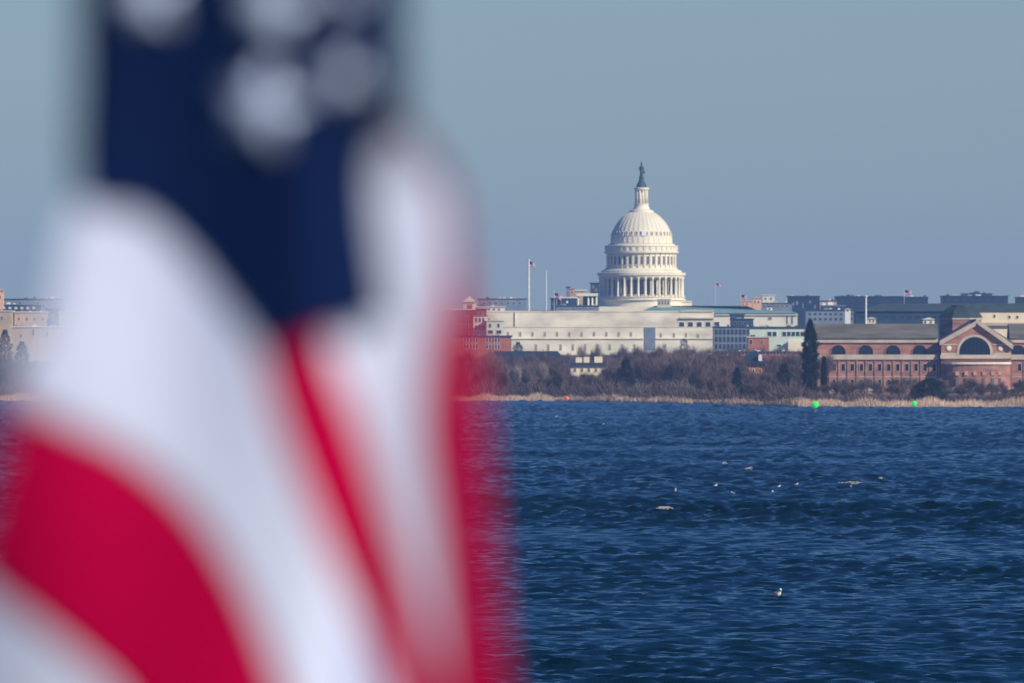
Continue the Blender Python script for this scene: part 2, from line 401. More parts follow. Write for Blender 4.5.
pil = MB((0,0,0)); pil.box(-.42,.42,-.45,.1,0,(267.5-253.6)*px); po = pil.build('pilaster', 'dome', cap); ringcopy(po, 34.3, 267.5, off=.5)
lat('drum_cornice', 'dome', [(35.4,253.2),(37.6,252.4),(37.8,250.8),(36.2,250.6),(36.2,246.2),(37.0,245.9),(37.0,245.0),(34.0,244.8),(33.2,243.6),(31.6,243.0)])
bk = MB((0,0,0)); bk.box(-.5,.5,-.28,.3,0,1.5); bo = bk.build('bracket', 'dome', cap); ringcopy(bo, 36.3, 249.6, off=.5)
# outer shell
shell = [(31.4,242.9)]
for k in range(0, 25):
    t = k/24.0
    ang = t*R(71.5)
    shell.append((30.9*math.cos(ang)**1.16, 242.0-32.6*math.sin(ang)/math.sin(R(71.5))))
lat('dome_shell', 'dome', shell, 144, True)
def ribs(b):
    for k in range(36):
        a = 2*math.pi*(k+.5)/36-math.pi/2; ca, sa = math.cos(a), math.sin(a)
        for (r0,y0),(r1,y1) in zip(shell[1:-1], shell[2:]):
            f0 = .4*(.35+.65*r0/31); f1 = .4*(.35+.65*r1/31)
            vs = []
            for r, y, f in ((r0,y0,f0),(r1,y1,f1)):
                for sgn in (-1,1):
                    for e in (-.2,.13):
                        vs.append((cx+(r*px+e)*ca-sgn*f*sa, cy+(r*px+e)*sa+sgn*f*ca, Zc(y)))
            b.add(vs, [(1,3,7,5),(0,1,5,4),(2,6,7,3)])
extra(cap, 'dome_ribs', 'dome', ribs)
wf = ringwin(.7, 1.6, 29.75, 233.0, 'dome_window', 'glass_soft', 'dome', 36, 0, lean=R(14))
b = MB(L); a0 = R(4.5)-math.pi/2; xx = cx+30.2*px*math.cos(a0); b.box(xx-1.15, xx+1.15, cy-31.3*px, cy-29.2*px, Zc(235.2), Zc(230.6)); o = b.build('painted_glint', 'white_pane', cap)  # sun glint on a window, put in as a plain near-white panel
o['label'] = 'near-white panel painted as a sun glint on a dome window'
lat('lantern_base', 'dome', [(12.4,212.2),(12.0,209.6),(10.6,209.4),(8.6,208.4),(7.8,207.0),(7.2,205.0),(7.2,203.6),(7.7,203.4),(7.7,202.8)], 36)
lat('lantern_core', 'dome', [(3.0,202.7),(3.0,188.9)], 24)
lc = MB((0,0,0)); lc.lathe(0,0,[(.45,0),(.38,(202.7-189)*px)],8); lo = lc.build('lantern_column','dome',cap,True); ringcopy(lo, 5.9, 202.7, 12, .5)
lat('lantern_cornice', 'dome', [(6.8,189.2),(7.6,188.4),(7.7,186.6),(5.6,186.3)], 36)
lat('statue_pedestal', 'bronze', [(5.3,186.2),(4.9,184.2),(3.5,181.2),(2.5,179),(2.3,177.6),(2.7,176.8),(2.2,175.4)], 24)
def statue(b):
    z0 = Zc(175.4); s = 6.9/14.0
    prof = [(1.5,0),(1.6,1),(1.6,3),(1.5,5),(1.6,6.5),(1.9,8.2),(2.0,9.2),(1.3,10),(.65,10.5),(.8,11.2),(.95,12),(.8,12.9),(.35,13.7),(.05,14.4)]
    b.lathe(cx, cy, [(r*s*.92, z0+z*s) for r, z in prof], 14, 1, .8)
    b.tube((cx-1.7*s,cy,z0+9*s),(cx-2.4*s,cy-.5*s,z0+5.5*s),.5*s,.35*s,6)
    b.tube((cx+1.7*s,cy,z0+9*s),(cx+2.3*s,cy-.7*s,z0+6.2*s),.5*s,.35*s,6)
    b.lathe(cx+2.3*s, cy-.5*s, [(.2*s,z0+2.5*s),(.9*s,z0+3.2*s),(.9*s,z0+5.4*s),(.2*s,z0+6*s)],10,1,.4)
    b.tube((cx-.3*s,cy+.6*s,z0+13*s),(cx+.2*s,cy+1.2*s,z0+14.8*s),.4*s,.15*s,6)
extra(cap, 'statue', 'bronze', statue, True)
# wings of the same building behind the office building
b = MB(L); b.box(cx-110*px*.4, cx+43*px, cy+10, cy+40, zg, Zc(307.5)); b.build('wing', 'limestone', cap)

# ---------- small structures left of the dome
block('blue_roof_structure', 'dark blue mansard roof block touching the left side of the dome', 'building', 590.5, 599.0, 283.5, 312, 6960, 9, 'navy2', 'slate_blue', [(593,287,1.5,2),(596,290,1.5,2)], roofh=.8)
block('portico', 'white columned portico with open bays left of the dome', 'portico', 583, 597.5, 296.2, 310, 6900, 10, 'navy2', None)
pr = [o for o in bpy.data.objects if o.name == 'portico'][0]
def slab(b): b.box(XX(576.5,6900), XX(598,6900), 6896.5, 6909, ZZ(296.1,6900), ZZ(293.4,6900))
extra(pr, 'entablature', 'dome', slab)
for x_ in (578, 588.3, 592.2, 596.4):
    c_ = MB(pr.location); c_.lathe(XX(x_,6900), 6898, [(.46,float(terr(0,6900))),(.42,ZZ(296.1,6900)-.01)], 10); c_.build('column', 'dome', pr, True)
block('dark_rooftop_block', 'low dark rooftop block with a bright window on the white parapet', 'building', 561.5, 577, 298.2, 312, 6880, 12, 'navy2', 'white', [(567.2,302,1.6,1.8)], roofh=1.1, pane='white_pane')
block('pink_stone_tower', 'small pinkish stone tower on the roofline left of the dome', 'tower', 570, 574.5, 288.8, 312, 6925, 6, 'pink', 'pink', [(572,292,1.2,2)], roofh=2, rooftype='hip')
block('tan_parapet_building', 'tan flat-topped building between the pink tower and the dome', 'building', 574.8, 586, 290.8, 312, 6935, 15, 'tan', 'limestone', [(578,293,1.2,1.6),(582,293,1.2,1.6)], roofh=1)
block('narrow_dark_building', 'narrow dark slab building behind the pink stone tower', 'building', 566.5, 569.8, 287.5, 312, 6955, 8, 'greywall', 'slate_blue', [(568,292,1,2)], roofh=.6)
block('narrow_blue_building', 'narrow blue building beneath the red and blue rooftop flag', 'building', 550.8, 556.2, 299, 312, 6870, 8, 'navy2', 'slate_blue', [(553.5,303,1.4,2.5)], roofh=.8)
block('pink_chimney_block', 'pale pink chimney block right of the rooftop flag', 'chimney', 557, 561, 297, 312, 6890, 6, 'pink', 'palestone', [(559,301,1,1.6)], roofh=.6)
block('grey_green_rooftop', 'low grey green rooftop strip in front of the portico', 'building', 556, 599, 306.2, 312, 6790, 12, 'greywall', 'slate_mid', [(562+6*k,308.6,2.2,1.3) for k in range(6)], roofh=.7)
block('distant_grey_building', 'long hazy grey building on the skyline behind the tall flagpole', 'building', 478, 526.5, 299.2, 312, 8200, 30, 'greywall', 'slate_mid', [(484+6*k,303,2,2) for k in range(7)], roofh=.6)
block('white_roof_strip', 'thin white rooftop strip at the left end of the cream building', 'building', 470, 505, 307.2, 316, 6860, 14, 'white', 'palestone', [(474+5*k,309.3,2,1.2) for k in range(6)], roofh=.7)
wg = block('gabled_house', 'small white gabled house with a red panel beside the flag edge', 'house', 463, 475.4, 302.2, 316, 6500, 12, 'white', None, [(469.2,306.6,6.0,4.6)], pane='brick_orange', frame='white')
extra(wg, 'roof', 'white', lambda b: b.prism_y([(XX(462.4,6500),ZZ(302.1,6500)),(XX(476,6500),ZZ(302.1,6500)),(XX(469.2,6500),ZZ(296,6500))], 6499, 6513))
block('dark_brick_building', 'tall dark red brick building seen through the blurred flag edge', 'building', 425, 474, 310, 356, 6300, 30, 'brick_dark', 'limestone', [(432+7*k, 318+8*j, 2.4, 4) for k in range(6) for j in range(3)], roofh=1)
block('purple_brick_annex', 'dull purple brick annex with flat roof left of the cream wall', 'building', 474.2, 486.3, 309.5, 356, 6420, 20, 'brick_dark', 'slate_mid', [(478,313,1.6,2),(482.5,313,1.6,2)], roofh=.6)
block('pale_grey_building', 'pale grey building with two rows of windows left of the green one', 'building', 473, 486.4, 316, 356, 6250, 20, 'palestone', 'greywall', [(476+3.6*k, 320+7.5*j, 1.7, 4) for k in range(3) for j in range(2)], roofh=.6)
block('mint_green_building', 'small mint green building with two dark ground floor openings', 'building', 487, 503.6, 321, 356, 6240, 18, 'greenwall', 'palestone', [(490.3,332,4.8,3.2),(498.8,332,4.8,3.2),(490,325.5,2,3.5),(498.5,325.5,2,3.5)], roofh=.7)
def wbay(x): return [(x+3.0*k, y, 1.9, 4.6) for k in range(5) for y in (340, 346.6)]
block('brick_row_building', 'brick row building with white framed window bays above the trees', 'building', 450, 511.3, 337, 358, 6000, 16, 'brick_orange', 'slate_blue', wbay(464.5)+wbay(486.8)+[(455,342,2,4)], roofh=1.6, frame='white')
# ---------- buildings behind the tree belt
block('long_slate_roof_hall', 'long hall with dark blue slate roof rising above the bare trees', 'hall', 486, 566, 366, 392, 4700, 24, 'brick_dark', 'slate_blue', [(492+7*k,372,2.4,5) for k in range(10)], roofh=15, rooftype='hip', over=1.2)
wh = block('white_villa', 'low white villa with a dark roof showing through the bare trees', 'house', 570.5, 608.6, 365.8, 386, 4640, 12, 'cream', None, [(575+7*k,370,2.2,3.6) for k in range(5)], pane='glass_soft')
extra(wh, 'roof', 'slate_blue', lambda b: b.prism_x([(4639,ZZ(365.7,4640)),(4653,ZZ(365.7,4640)),(4648,ZZ(362.6,4640)),(4644,ZZ(362.6,4640))], XX(569.8,4640), XX(609.2,4640)))
for xa, xb, ya in ((575.8,582.2,357.4),(583.8,589.6,357.0),(594.4,602.6,356.6)):
    extra(wh, 'dormer', 'cream', lambda b: b.box(XX(xa,4640), XX(xb,4640), 4645, 4650, ZZ(363.5,4640), ZZ(ya,4640)))
bh = block('blue_roofed_house', 'orange brick house with blue slate roof and white dormer in the trees', 'house', 742.5, 765, 363, 386, 4500, 16, 'brick_orange', 'slate_blue', [(747.5,365.2,5,1.6),(760,365.2,4.4,1.6),(748,371,2,3.6),(753.5,371,2,3.6),(760,371,2,3.6)], roofh=11, rooftype='hip', over=1.6, frame='white')
extra(bh, 'dormer', 'white', lambda b: b.prism_y([(XX(758.4,4500),ZZ(361,4500)),(XX(762,4500),ZZ(361,4500)),(XX(762,4500),ZZ(356,4500)),(XX(760.2,4500),ZZ(354,4500)),(XX(758.4,4500),ZZ(356,4500))], 4499, 4505))
block('long_low_annex', 'pale low strip building glimpsed above the trees near the cream wall', 'building', 700, 719.5, 356, 372, 4900, 10, 'pink', 'slate_mid', [(703+4*k,357.6,1.4,1.2) for k in range(4)], roofh=.6)
block('low_brick_terrace', 'low dull brick terrace along the tops of the trees', 'building', 716, 800, 352.4, 372, 5300, 14, 'brick_dark', 'slate_mid', [(722+7*k,353.6,2.2,3) for k in range(11)], roofh=1)
# ---------- mid right cluster
block('grey_glass_building', 'grey blue glass fronted building stepping up before the copper roof', 'building', 713.4, 750, 327.4, 354, 6400, 22, 'greywall', 'slate_blue', [(716.2+4*k, y, 2.6, 5.0) for k in range(9) for y in (332,339.4,346.6)], roofh=.8, frame='greywall')
block('stepped_penthouse', 'dark grey penthouse block on top of the glass fronted building', 'building', 731, 753.4, 319.4, 354, 6430, 18, 'navy2', 'slate_blue', [(735+5*k,323,2.6,2.6) for k in range(4)], roofh=.6, frame='greywall')
block('lift_overrun', 'small dark lift housing topping the grey penthouse', 'plant room', 730.5, 744, 315, 330, 6450, 12, 'navy2', 'slate_mid', [(734,317.2,2,1.4),(740,317.2,2,1.4)], roofh=.5, frame='greywall')
pg = block('mint_office_building', 'mint and cream office with a thin dark flat roof behind the evergreen spire', 'building', 749.6, 808, 328.4, 358, 6150, 26, 'greenwall', 'slate_blue', [(769.5,334,4,4.4),(774.5,334,4,4.4)]+[(784.2+4.5*k,334,3.8,4.4) for k in range(5)]+[(779,345.6,4,1.8)], roofh=1.8, frame='greenwall')
extra(pg, 'lower_wall', 'cream', lambda b: b.box(XX(788,6150), XX(808.3,6150), 6147, 6149.9, ZZ(352,6150), ZZ(341.5,6150)))
block('small_brick_block', 'small orange red brick block in front of the mint office', 'building', 748, 769, 337.6, 358, 6050, 12, 'brick_orange', 'limestone_trim', [(751,342,2.6,4.4),(762,342,1.4,3)], roofh=.8)
block('orange_stone_building', 'low orange stone building on the skyline behind the copper roof', 'building', 740.5, 752, 301.5, 312, 7300, 16, 'orange', 'orange', [(743,304,1.2,1.6),(747,304,1.2,1.6)], roofh=.6)
block('orange_stone_tower', 'taller orange stone tower beside its low neighbour on the skyline', 'tower', 752.4, 761.4, 298.5, 312, 7280, 12, 'orange', 'orange', [(755,302,1.2,2),(758.6,302,1.2,2)], roofh=1.4, rooftype='hip')
block('pale_blue_block', 'pale blue grey block on the skyline right of the orange tower', 'building', 762.4, 774.8, 295.6, 312, 7900, 20, 'palestone', 'white', [(765.5,298.6,1.6,1.6),(771,298.6,1.6,1.6)], roofh=.6)
block('shaded_rooftop_row', 'low blue grey row of rooftops below the pale blue block', 'building', 757, 792, 303.6, 314, 7350, 20, 'greywall', 'slate_mid', [(760+4.5*k,306,2.2,1.8) for k in range(7)], roofh=.6)
block('white_vent_hut', 'tiny white vent hut among the rooftops by the orange tower', 'hut', 767, 772.4, 306.8, 314, 7000, 5, 'white', 'slate_mid', [(769.5,309,1.6,1.4)], roofh=1.2, rooftype='hip')
# right skyline
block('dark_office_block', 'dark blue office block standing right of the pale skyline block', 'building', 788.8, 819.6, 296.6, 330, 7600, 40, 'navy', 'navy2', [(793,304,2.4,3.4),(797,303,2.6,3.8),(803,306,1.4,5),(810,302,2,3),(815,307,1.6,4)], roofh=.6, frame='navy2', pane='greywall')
block('pink_window_building', 'pinkish grey building with one bright window between two dark blocks', 'building', 819.8, 836.8, 301.2, 330, 7700, 25, 'pink', 'slate_blue', [(830.8,303.6,5,2.6),(824,304,3,2)], roofh=.7, pane='white_pane')
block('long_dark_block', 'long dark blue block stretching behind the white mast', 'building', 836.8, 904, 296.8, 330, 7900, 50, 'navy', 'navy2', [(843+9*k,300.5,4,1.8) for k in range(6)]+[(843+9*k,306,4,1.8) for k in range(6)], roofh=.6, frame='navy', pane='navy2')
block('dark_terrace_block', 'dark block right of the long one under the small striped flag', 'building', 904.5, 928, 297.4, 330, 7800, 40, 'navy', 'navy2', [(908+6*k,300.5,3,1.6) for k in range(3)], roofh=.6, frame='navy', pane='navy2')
block('purple_terrace', 'dull purple terrace of flats below the dark skyline blocks', 'building', 806, 857, 310.5, 332, 6700, 24, 'greywall', 'navy2', [(810+5.2*k,314,2.2,1.8) for k in range(9)]+[(810+5.2*k,319,2.2,2.2) for k in range(9)], roofh=.8, frame='greywall')
block('white_rooftop_hut', 'tiny white rooftop hut left of the white mast', 'hut', 845, 850.6, 309.4, 322, 6680, 5, 'white', 'palestone', [(847.8,310.6,1.4,1.2)], roofh=1, rooftype='hip')
block('blue_rooftop_row', 'row of small mid blue roofs above the purple terrace', 'building', 821, 845, 306.4, 322, 6900, 14, 'navy2', 'greywall', [(825,309,2,1.4),(831,309,2.2,1.4),(839,309,2,1.4)], roofh=1.4, rooftype='gable', pane='white_pane')
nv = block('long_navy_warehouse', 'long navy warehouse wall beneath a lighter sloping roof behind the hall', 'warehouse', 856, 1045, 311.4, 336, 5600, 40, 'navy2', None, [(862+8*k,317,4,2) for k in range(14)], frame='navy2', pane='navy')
extra(nv, 'roof', 'slate_mid', lambda b: b.add([(XX(856,5600),5599,ZZ(311.3,5600)),(XX(1046,5600),5599,ZZ(311.3,5600)),(XX(1046,5600),5641,ZZ(311.3,5600)),(XX(856,5600),5641,ZZ(311.3,5600)),(XX(884,5600),5620,ZZ(303.2,5600)),(XX(1046,5600),5620,ZZ(303.2,5600))],
      [(0,3,2,1),(0,1,5,4),(2,3,4,5),(1,2,5),(3,0,4)]))
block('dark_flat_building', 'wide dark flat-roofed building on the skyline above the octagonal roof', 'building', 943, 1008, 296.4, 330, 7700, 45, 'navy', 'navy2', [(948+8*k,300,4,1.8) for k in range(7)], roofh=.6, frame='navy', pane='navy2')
block('dark_penthouse', 'dark penthouse with a white vent on the wide flat building', 'plant room', 962, 992, 294, 302, 7720, 20, 'navy2', 'slate_mid', [(978,295.4,4,.9)], roofh=.5, pane='white_pane')
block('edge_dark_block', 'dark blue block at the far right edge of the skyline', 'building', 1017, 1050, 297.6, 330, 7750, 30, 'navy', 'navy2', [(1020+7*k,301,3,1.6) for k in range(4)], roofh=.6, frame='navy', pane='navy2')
cb = block('cream_barracks', 'long cream building with small windows behind the right side of the hall', 'building', 976, 1046, 311.6, 336, 4950, 14, 'cream', 'slate_mid', [(994.6,316,1.8,2.4),(1009.4,317,1.8,2.4),(1017.4,317,1.8,2.4),(1031,317,1.8,2.4)], roofh=8.4, rooftype='gable')
extra(cb, 'ledge', 'trim', lambda b: b.box(XX(976,4950), XX(1046,4950), 4948.6, 4949.99, ZZ(325.6,4950), ZZ(322.6,4950)))
block('white_vents', 'cluster of white rooftop vents left of the octagonal brick drum', 'vents', 923, 934.5, 319.6, 334, 4700, 4, 'white', 'palestone', [(925.4,322,1.4,2),(931,322,1.4,2)], roofh=2, rooftype='hip')
block('pale_mast_hut', 'pale hut at the foot of the white mast behind the hall roof', 'hut', 867.2, 875.8, 318.6, 330, 4800, 4, 'cream', 'palestone', [(870,321,1.2,1.6),(873.6,321,1.2,1.6)], roofh=1.4, rooftype='hip')

# ---------- the brick hall with the big arched window (D 4350)
D = 4350.; px = D/F
hx0 = XX(817,D); hx1 = XX(1150,D); zb = float(terr(XX(920,D), D))-1.5
hall = thing('brick_hall', (XX(975,D), D, zb), 'red brick hall with a row of half round windows and a great arch', 'hall')
H = hall.location
def Zh(y): return ZZ(y, D)
def arch_pts(xc, yb, r, n=20, stilt=2.0):   # half round outline in x,z
    return [(XX(xc+r,D), Zh(yb))]+[(XX(xc,D)+r*px*math.cos(math.pi*k/n), Zh(yb-stilt)+r*px*math.sin(math.pi*k/n)) for k in range(n+1)]+[(XX(xc-r,D), Zh(yb))]
def lunette(xc, yb, r, ring, y0, ringm='brick', name='arched_window'):
    a = MB(H); o_ = arch_pts(xc, yb, r+ring); i_ = arch_pts(xc, yb, r); n = len(o_)
    vs = [(x,y0-.25,z) for x,z in o_]+[(x,y0-.25,z) for x,z in i_]+[(x,y0-.002,z) for x,z in o_]+[(x,y0-.002,z) for x,z in i_]
    fs = []
    for k in range(n-1):
        fs += [(k,k+n,k+n+1,k+1),(k,k+1,k+1+2*n,k+2*n),(k+n,k+3*n,k+3*n+1,k+n+1)]
    a.add(vs, fs); fo = a.build(name, ringm, hall)
    p = MB(H); p.prism_y(i_, y0-.1, y0-.003); po = p.build('pane', 'dark_glass', fo)
    m = MB(H)
    nb = 3 if r < 10 else 7
    for k in range(1, nb+1):
        xx = XX(xc,D)-r*px+2*r*px*k/(nb+1); hgt = math.sqrt(max(0,(r*px)**2-(xx-XX(xc,D))**2))
        m.box(xx-.09, xx+.09, y0-.17, y0-.101, Zh(yb), Zh(yb)+hgt)
    m.box(XX(xc,D)-r*px*.8, XX(xc,D)+r*px*.8, y0-.19, y0-.171, Zh(yb)+r*px*.5, Zh(yb)+r*px*.5+.16)
    m.build('mullions', 'navy' , fo)
for (xa, xb, lun) in ((817,937.4,(838.7,866.2,893.5,920.2)), (1011.6,1150,(1018.6,1046,1073,1100))):
    a_, c_ = XX(xa,D), XX(xb,D)
    w = MB(H); w.box(a_, c_, D+6, D+30, zb, Zh(342.6)); w.build('clerestory_wall', 'brick', hall)
    w = MB(H); w.box(a_-.3, c_+.3, D+5.3, D+30.6, Zh(342.6)+.003, Zh(338)); w.build('cornice', 'trim', hall)
    w = MB(H); w.prism_x([(D+4.6,Zh(338)+.006),(D+31.2,Zh(338)+.006),(D+22,Zh(323.6)),(D+14,Zh(323.6))], a_-.4, c_+.4); w.build('roof', 'slate', hall)
    w = MB(H); w.box(a_, c_, D, D+5.99, zb, Zh(359.6)); w.build('aisle_wall', 'brick', hall)
    w = MB(H); w.box(a_-.2, c_+.2, D-.6, D+5.995, Zh(359.6)+.003, Zh(354.6)); w.build('parapet', 'trim', hall)
    w = MB(H); w.box(a_, c_, D-.25, D-.003, Zh(391), Zh(387.6)); w.build('stone_band', 'trim', hall)
    w = MB(H); w.box(a_, c_, D-.2, D-.003, Zh(377.4), Zh(376.6)); w.build('sill_course', 'trim', hall)
    for x_ in lun: lunette(x_, 354.3, 7.3, .7, D+6)
    for x_ in np.arange(xa+8, xb-3, 9.1):
        window(hall, XX(x_,D), Zh(367.4), 3.6*px, 7*px, D, 'trim', 'dark_glass')
        window(hall, XX(x_,D), Zh(382.4), 3.0*px, 6*px, D, 'trim', 'dark_glass')
        w = MB(H); w.box(XX(x_+3.9,D), XX(x_+5.3,D), D-.3, D-.004, zb, Zh(359.7)); w.build('pilaster', 'brick', hall)
# central pavilion
xa, xb, xm = 941., 1011., 975.5
w = MB(H); w.prism_y([(XX(xa,D),zb),(XX(xb,D),zb),(XX(xb,D),Zh(343)),(XX(xm,D),Zh(323.6)),(XX(xa,D),Zh(342))], D-2, D+46); w.build('pavilion_wall', 'brick', hall)
def rake(b):
    for (x0,y0,x1,y1) in ((xa-1.6,343.6,xm,321.0),(xm,321.0,xb+1.6,344.4)):
        p0 = (XX(x0,D),Zh(y0)); p1 = (XX(x1,D),Zh(y1)); t = 5.6*px
        b.prism_y([(p0[0],p0[1]-t*.35),(p1[0],p1[1]-t*.9),(p1[0],p1[1]),(p0[0],p0[1]+t*.5)], D-3.4, D-2.004)
extra(hall, 'raking_cornice', 'trim', rake)
def proof(b):
    for (x0,y0,x1,y1) in ((xa-2,343.0,xm,320.6),(xm,320.6,xb+2,343.8)):
        b.prism_y([(XX(x0,D),Zh(y0)),(XX(x1,D),Zh(y1)),(XX(x1,D),Zh(y1)+.5),(XX(x0,D),Zh(y0)+.5)], D-2.1, D+46)
extra(hall, 'pavilion_roof', 'slate', proof)
lunette(974.5, 354.6, 15.6, 2.5, D-2, 'trim', 'great_arch_window')
extra(hall, 'impost_band', 'trim', lambda b: b.box(XX(xa-1,D), XX(xb+1,D), D-3.2, D-2.004, Zh(358.6), Zh(354.8)))
for x_ in (948.5, 1000.3):
    m_ = MB(H); m_.lathe(0,0,[(2.6*px,0),(2.6*px,.2),(1.9*px,.34),(.1,.36)],20)
    o = m_.build('medallion','dome',hall); o.location = Vector((XX(x_,D), D-2.004, Zh(348.4)))-H; o.rotation_euler = (R(90),0,0)
    o.data.transform(Matrix.Translation(H))
extra(hall, 'side_band', 'trim', lambda b: (b.box(XX(xa,D), XX(956,D), D-2.3, D-2.004, Zh(354.7), Zh(353)), b.box(XX(993.4,D), XX(xb,D), D-2.3, D-2.004, Zh(354.7), Zh(353)), b.box(XX(xa,D), XX(957,D), D-2.25, D-2.004, Zh(345.2), Zh(344)), b.box(XX(992.6,D), XX(xb,D), D-2.25, D-2.004, Zh(345.2), Zh(344))))
# bowed front under the arch
def bow(b, r0, z0, z1, ext):
    n = 14; pts = []
    for k in range(n+1):
        a = math.pi*(k/n); pts.append((XX(977.5,D)-(32*px+ext)*math.cos(a), D-2.01-(5+ext)*math.sin(a)**.7))
    vs = [(x,y,z0) for x,y in pts]+[(x,y,z1) for x,y in pts]; m_ = n+1
    b.add(vs, [(k,k+1,k+1+m_,k+m_) for k in range(n)]+[tuple(range(n,-1,-1)), tuple(range(m_,2*m_)), (0,m_,2*m_-1,n)])
extra(hall, 'bow_wall', 'brick', lambda b: bow(b, 0, zb, Zh(364.4), 0))
extra(hall, 'bow_cornice', 'dome', lambda b: bow(b, 0, Zh(364.3), Zh(362.2), .5))
extra(hall, 'bow_band', 'trim', lambda b: bow(b, 0, Zh(391), Zh(388), .3))
for x_ in (965.5,974.3,983.2,992,999,956.5):
    yb_ = D-2.01-5*max(0,math.sin(math.acos(max(-1,min(1,(977.5-x_)/32)))))**.7
    m_ = MB(H); m_.box(XX(x_-1.7,D), XX(x_+1.7,D), yb_-.35, yb_+.3, Zh(375.4), Zh(371.6)); m_.build('stone_panel', 'pink', hall)
    m_ = MB(H); m_.box(XX(x_-1.3,D), XX(x_+1.3,D), yb_-.25, yb_+.3, Zh(385), Zh(378)); m_.build('bow_window', 'glass_soft', hall)
# octagonal drum and roof behind the gable
D2 = D+40; q = D2/F; ox = XX(961.4,D2)
m_ = MB(H); m_.lathe(ox, D2+8, [(22.6*q,zb),(22.6*q,ZZ(319.6,D2))], 8, rot=R(22.5)); m_.build('octagon_drum', 'brick', hall)
m_ = MB(H); m_.lathe(ox, D2+8, [(23.6*q,ZZ(319.5,D2)),(23.6*q,ZZ(318,D2)),(22.6*q,ZZ(317.8,D2))], 8, rot=R(22.5)); m_.build('octagon_cornice', 'trim', hall)
m_ = MB(H); m_.lathe(ox, D2+8, [(23.9*q,ZZ(317.7,D2)),(20*q,ZZ(312.2,D2)),(14.5*q,ZZ(308,D2)),(10.4*q,ZZ(306.6,D2)),(10.2*q,ZZ(305.2,D2)),(.3*q,ZZ(304.8,D2))], 8, rot=R(22.5)); m_.build('octagon_roof', 'octo', hall)
m_ = MB(H); m_.box(XX(937.5,D), XX(941,D), D+2, D+28, zb, Zh(356)); m_.build('link_wall', 'brick_dark', hall)

# ---------- left end of the picture: tan buildings
block('domed_turret', 'small tan turret at the left edge of the skyline', 'turret', -5, 3.4, 291, 320, 6900, 8, 'orange', 'tan', [(0,297,1.6,2.6)], roofh=3, rooftype='hip')
block('hazy_left_roofs', 'hazy blue grey roofs along the left skyline', 'building', -30, 62, 299.5, 330, 7400, 40, 'greywall', 'slate_blue', [(2+6*k,303+(k%3)*3,2.2,2.2) for k in range(10)], roofh=.8)
block('dark_left_block', 'dark blue block low on the left skyline behind the tan walls', 'building', -10, 40, 305, 330, 7000, 25, 'navy2', 'greywall', [(4+6*k,308,2.4,1.8) for k in range(6)], roofh=.6, pane='palestone')
block('tan_end_building', 'tan stone building at the left edge of the picture', 'building', -40, 11.6, 311.5, 352, 6400, 30, 'tan', 'palestone', [(-4+6*k,318,1.6,3) for k in range(2)], roofh=.7)
block('tan_middle_building', 'tan stone building between two dark gaps at far left', 'building', 14.4, 46, 312.5, 352, 6420, 30, 'tan', 'palestone', [(19+8*k,319,1.6,2.6) for k in range(4)], roofh=.7)
block('tan_lower_building', 'wide lower tan stone wall below the two upper tan buildings', 'building', 12, 76, 327.4, 352, 6250, 20, 'tan', 'palestone', [(33.4,332.5,1.8,6),(47.5,334,1.8,5),(21,336,1.6,3),(62,335,1.6,3)], roofh=.6)
block('blue_gap_building', 'dark blue building set back between the tan stone ones', 'building', 46, 59, 309, 352, 6600, 20, 'navy2', 'slate_blue', [(49+4*k,316,1.8,3) for k in range(2)], roofh=.6)
block('tan_inner_building', 'tan stone building fading into the left edge of the flag', 'building', 59.4, 84, 312.8, 352, 6430, 30, 'tan', 'palestone', [(64+7*k,319,1.6,2.6) for k in range(3)], roofh=.7)
block('hidden_office_block', 'cream office block behind the middle of the large flag', 'building', 110, 260, 311, 352, 6650, 50, 'limestone', 'palestone', [(118+9*k,330,2,4) for k in range(15)], roofh=.7)
block('hidden_brick_block', 'brick block behind the right half of the large flag', 'building', 280, 420, 314, 352, 6500, 40, 'brick', 'slate_mid', [(290+9*k,330,2,4) for k in range(14)], roofh=.7)

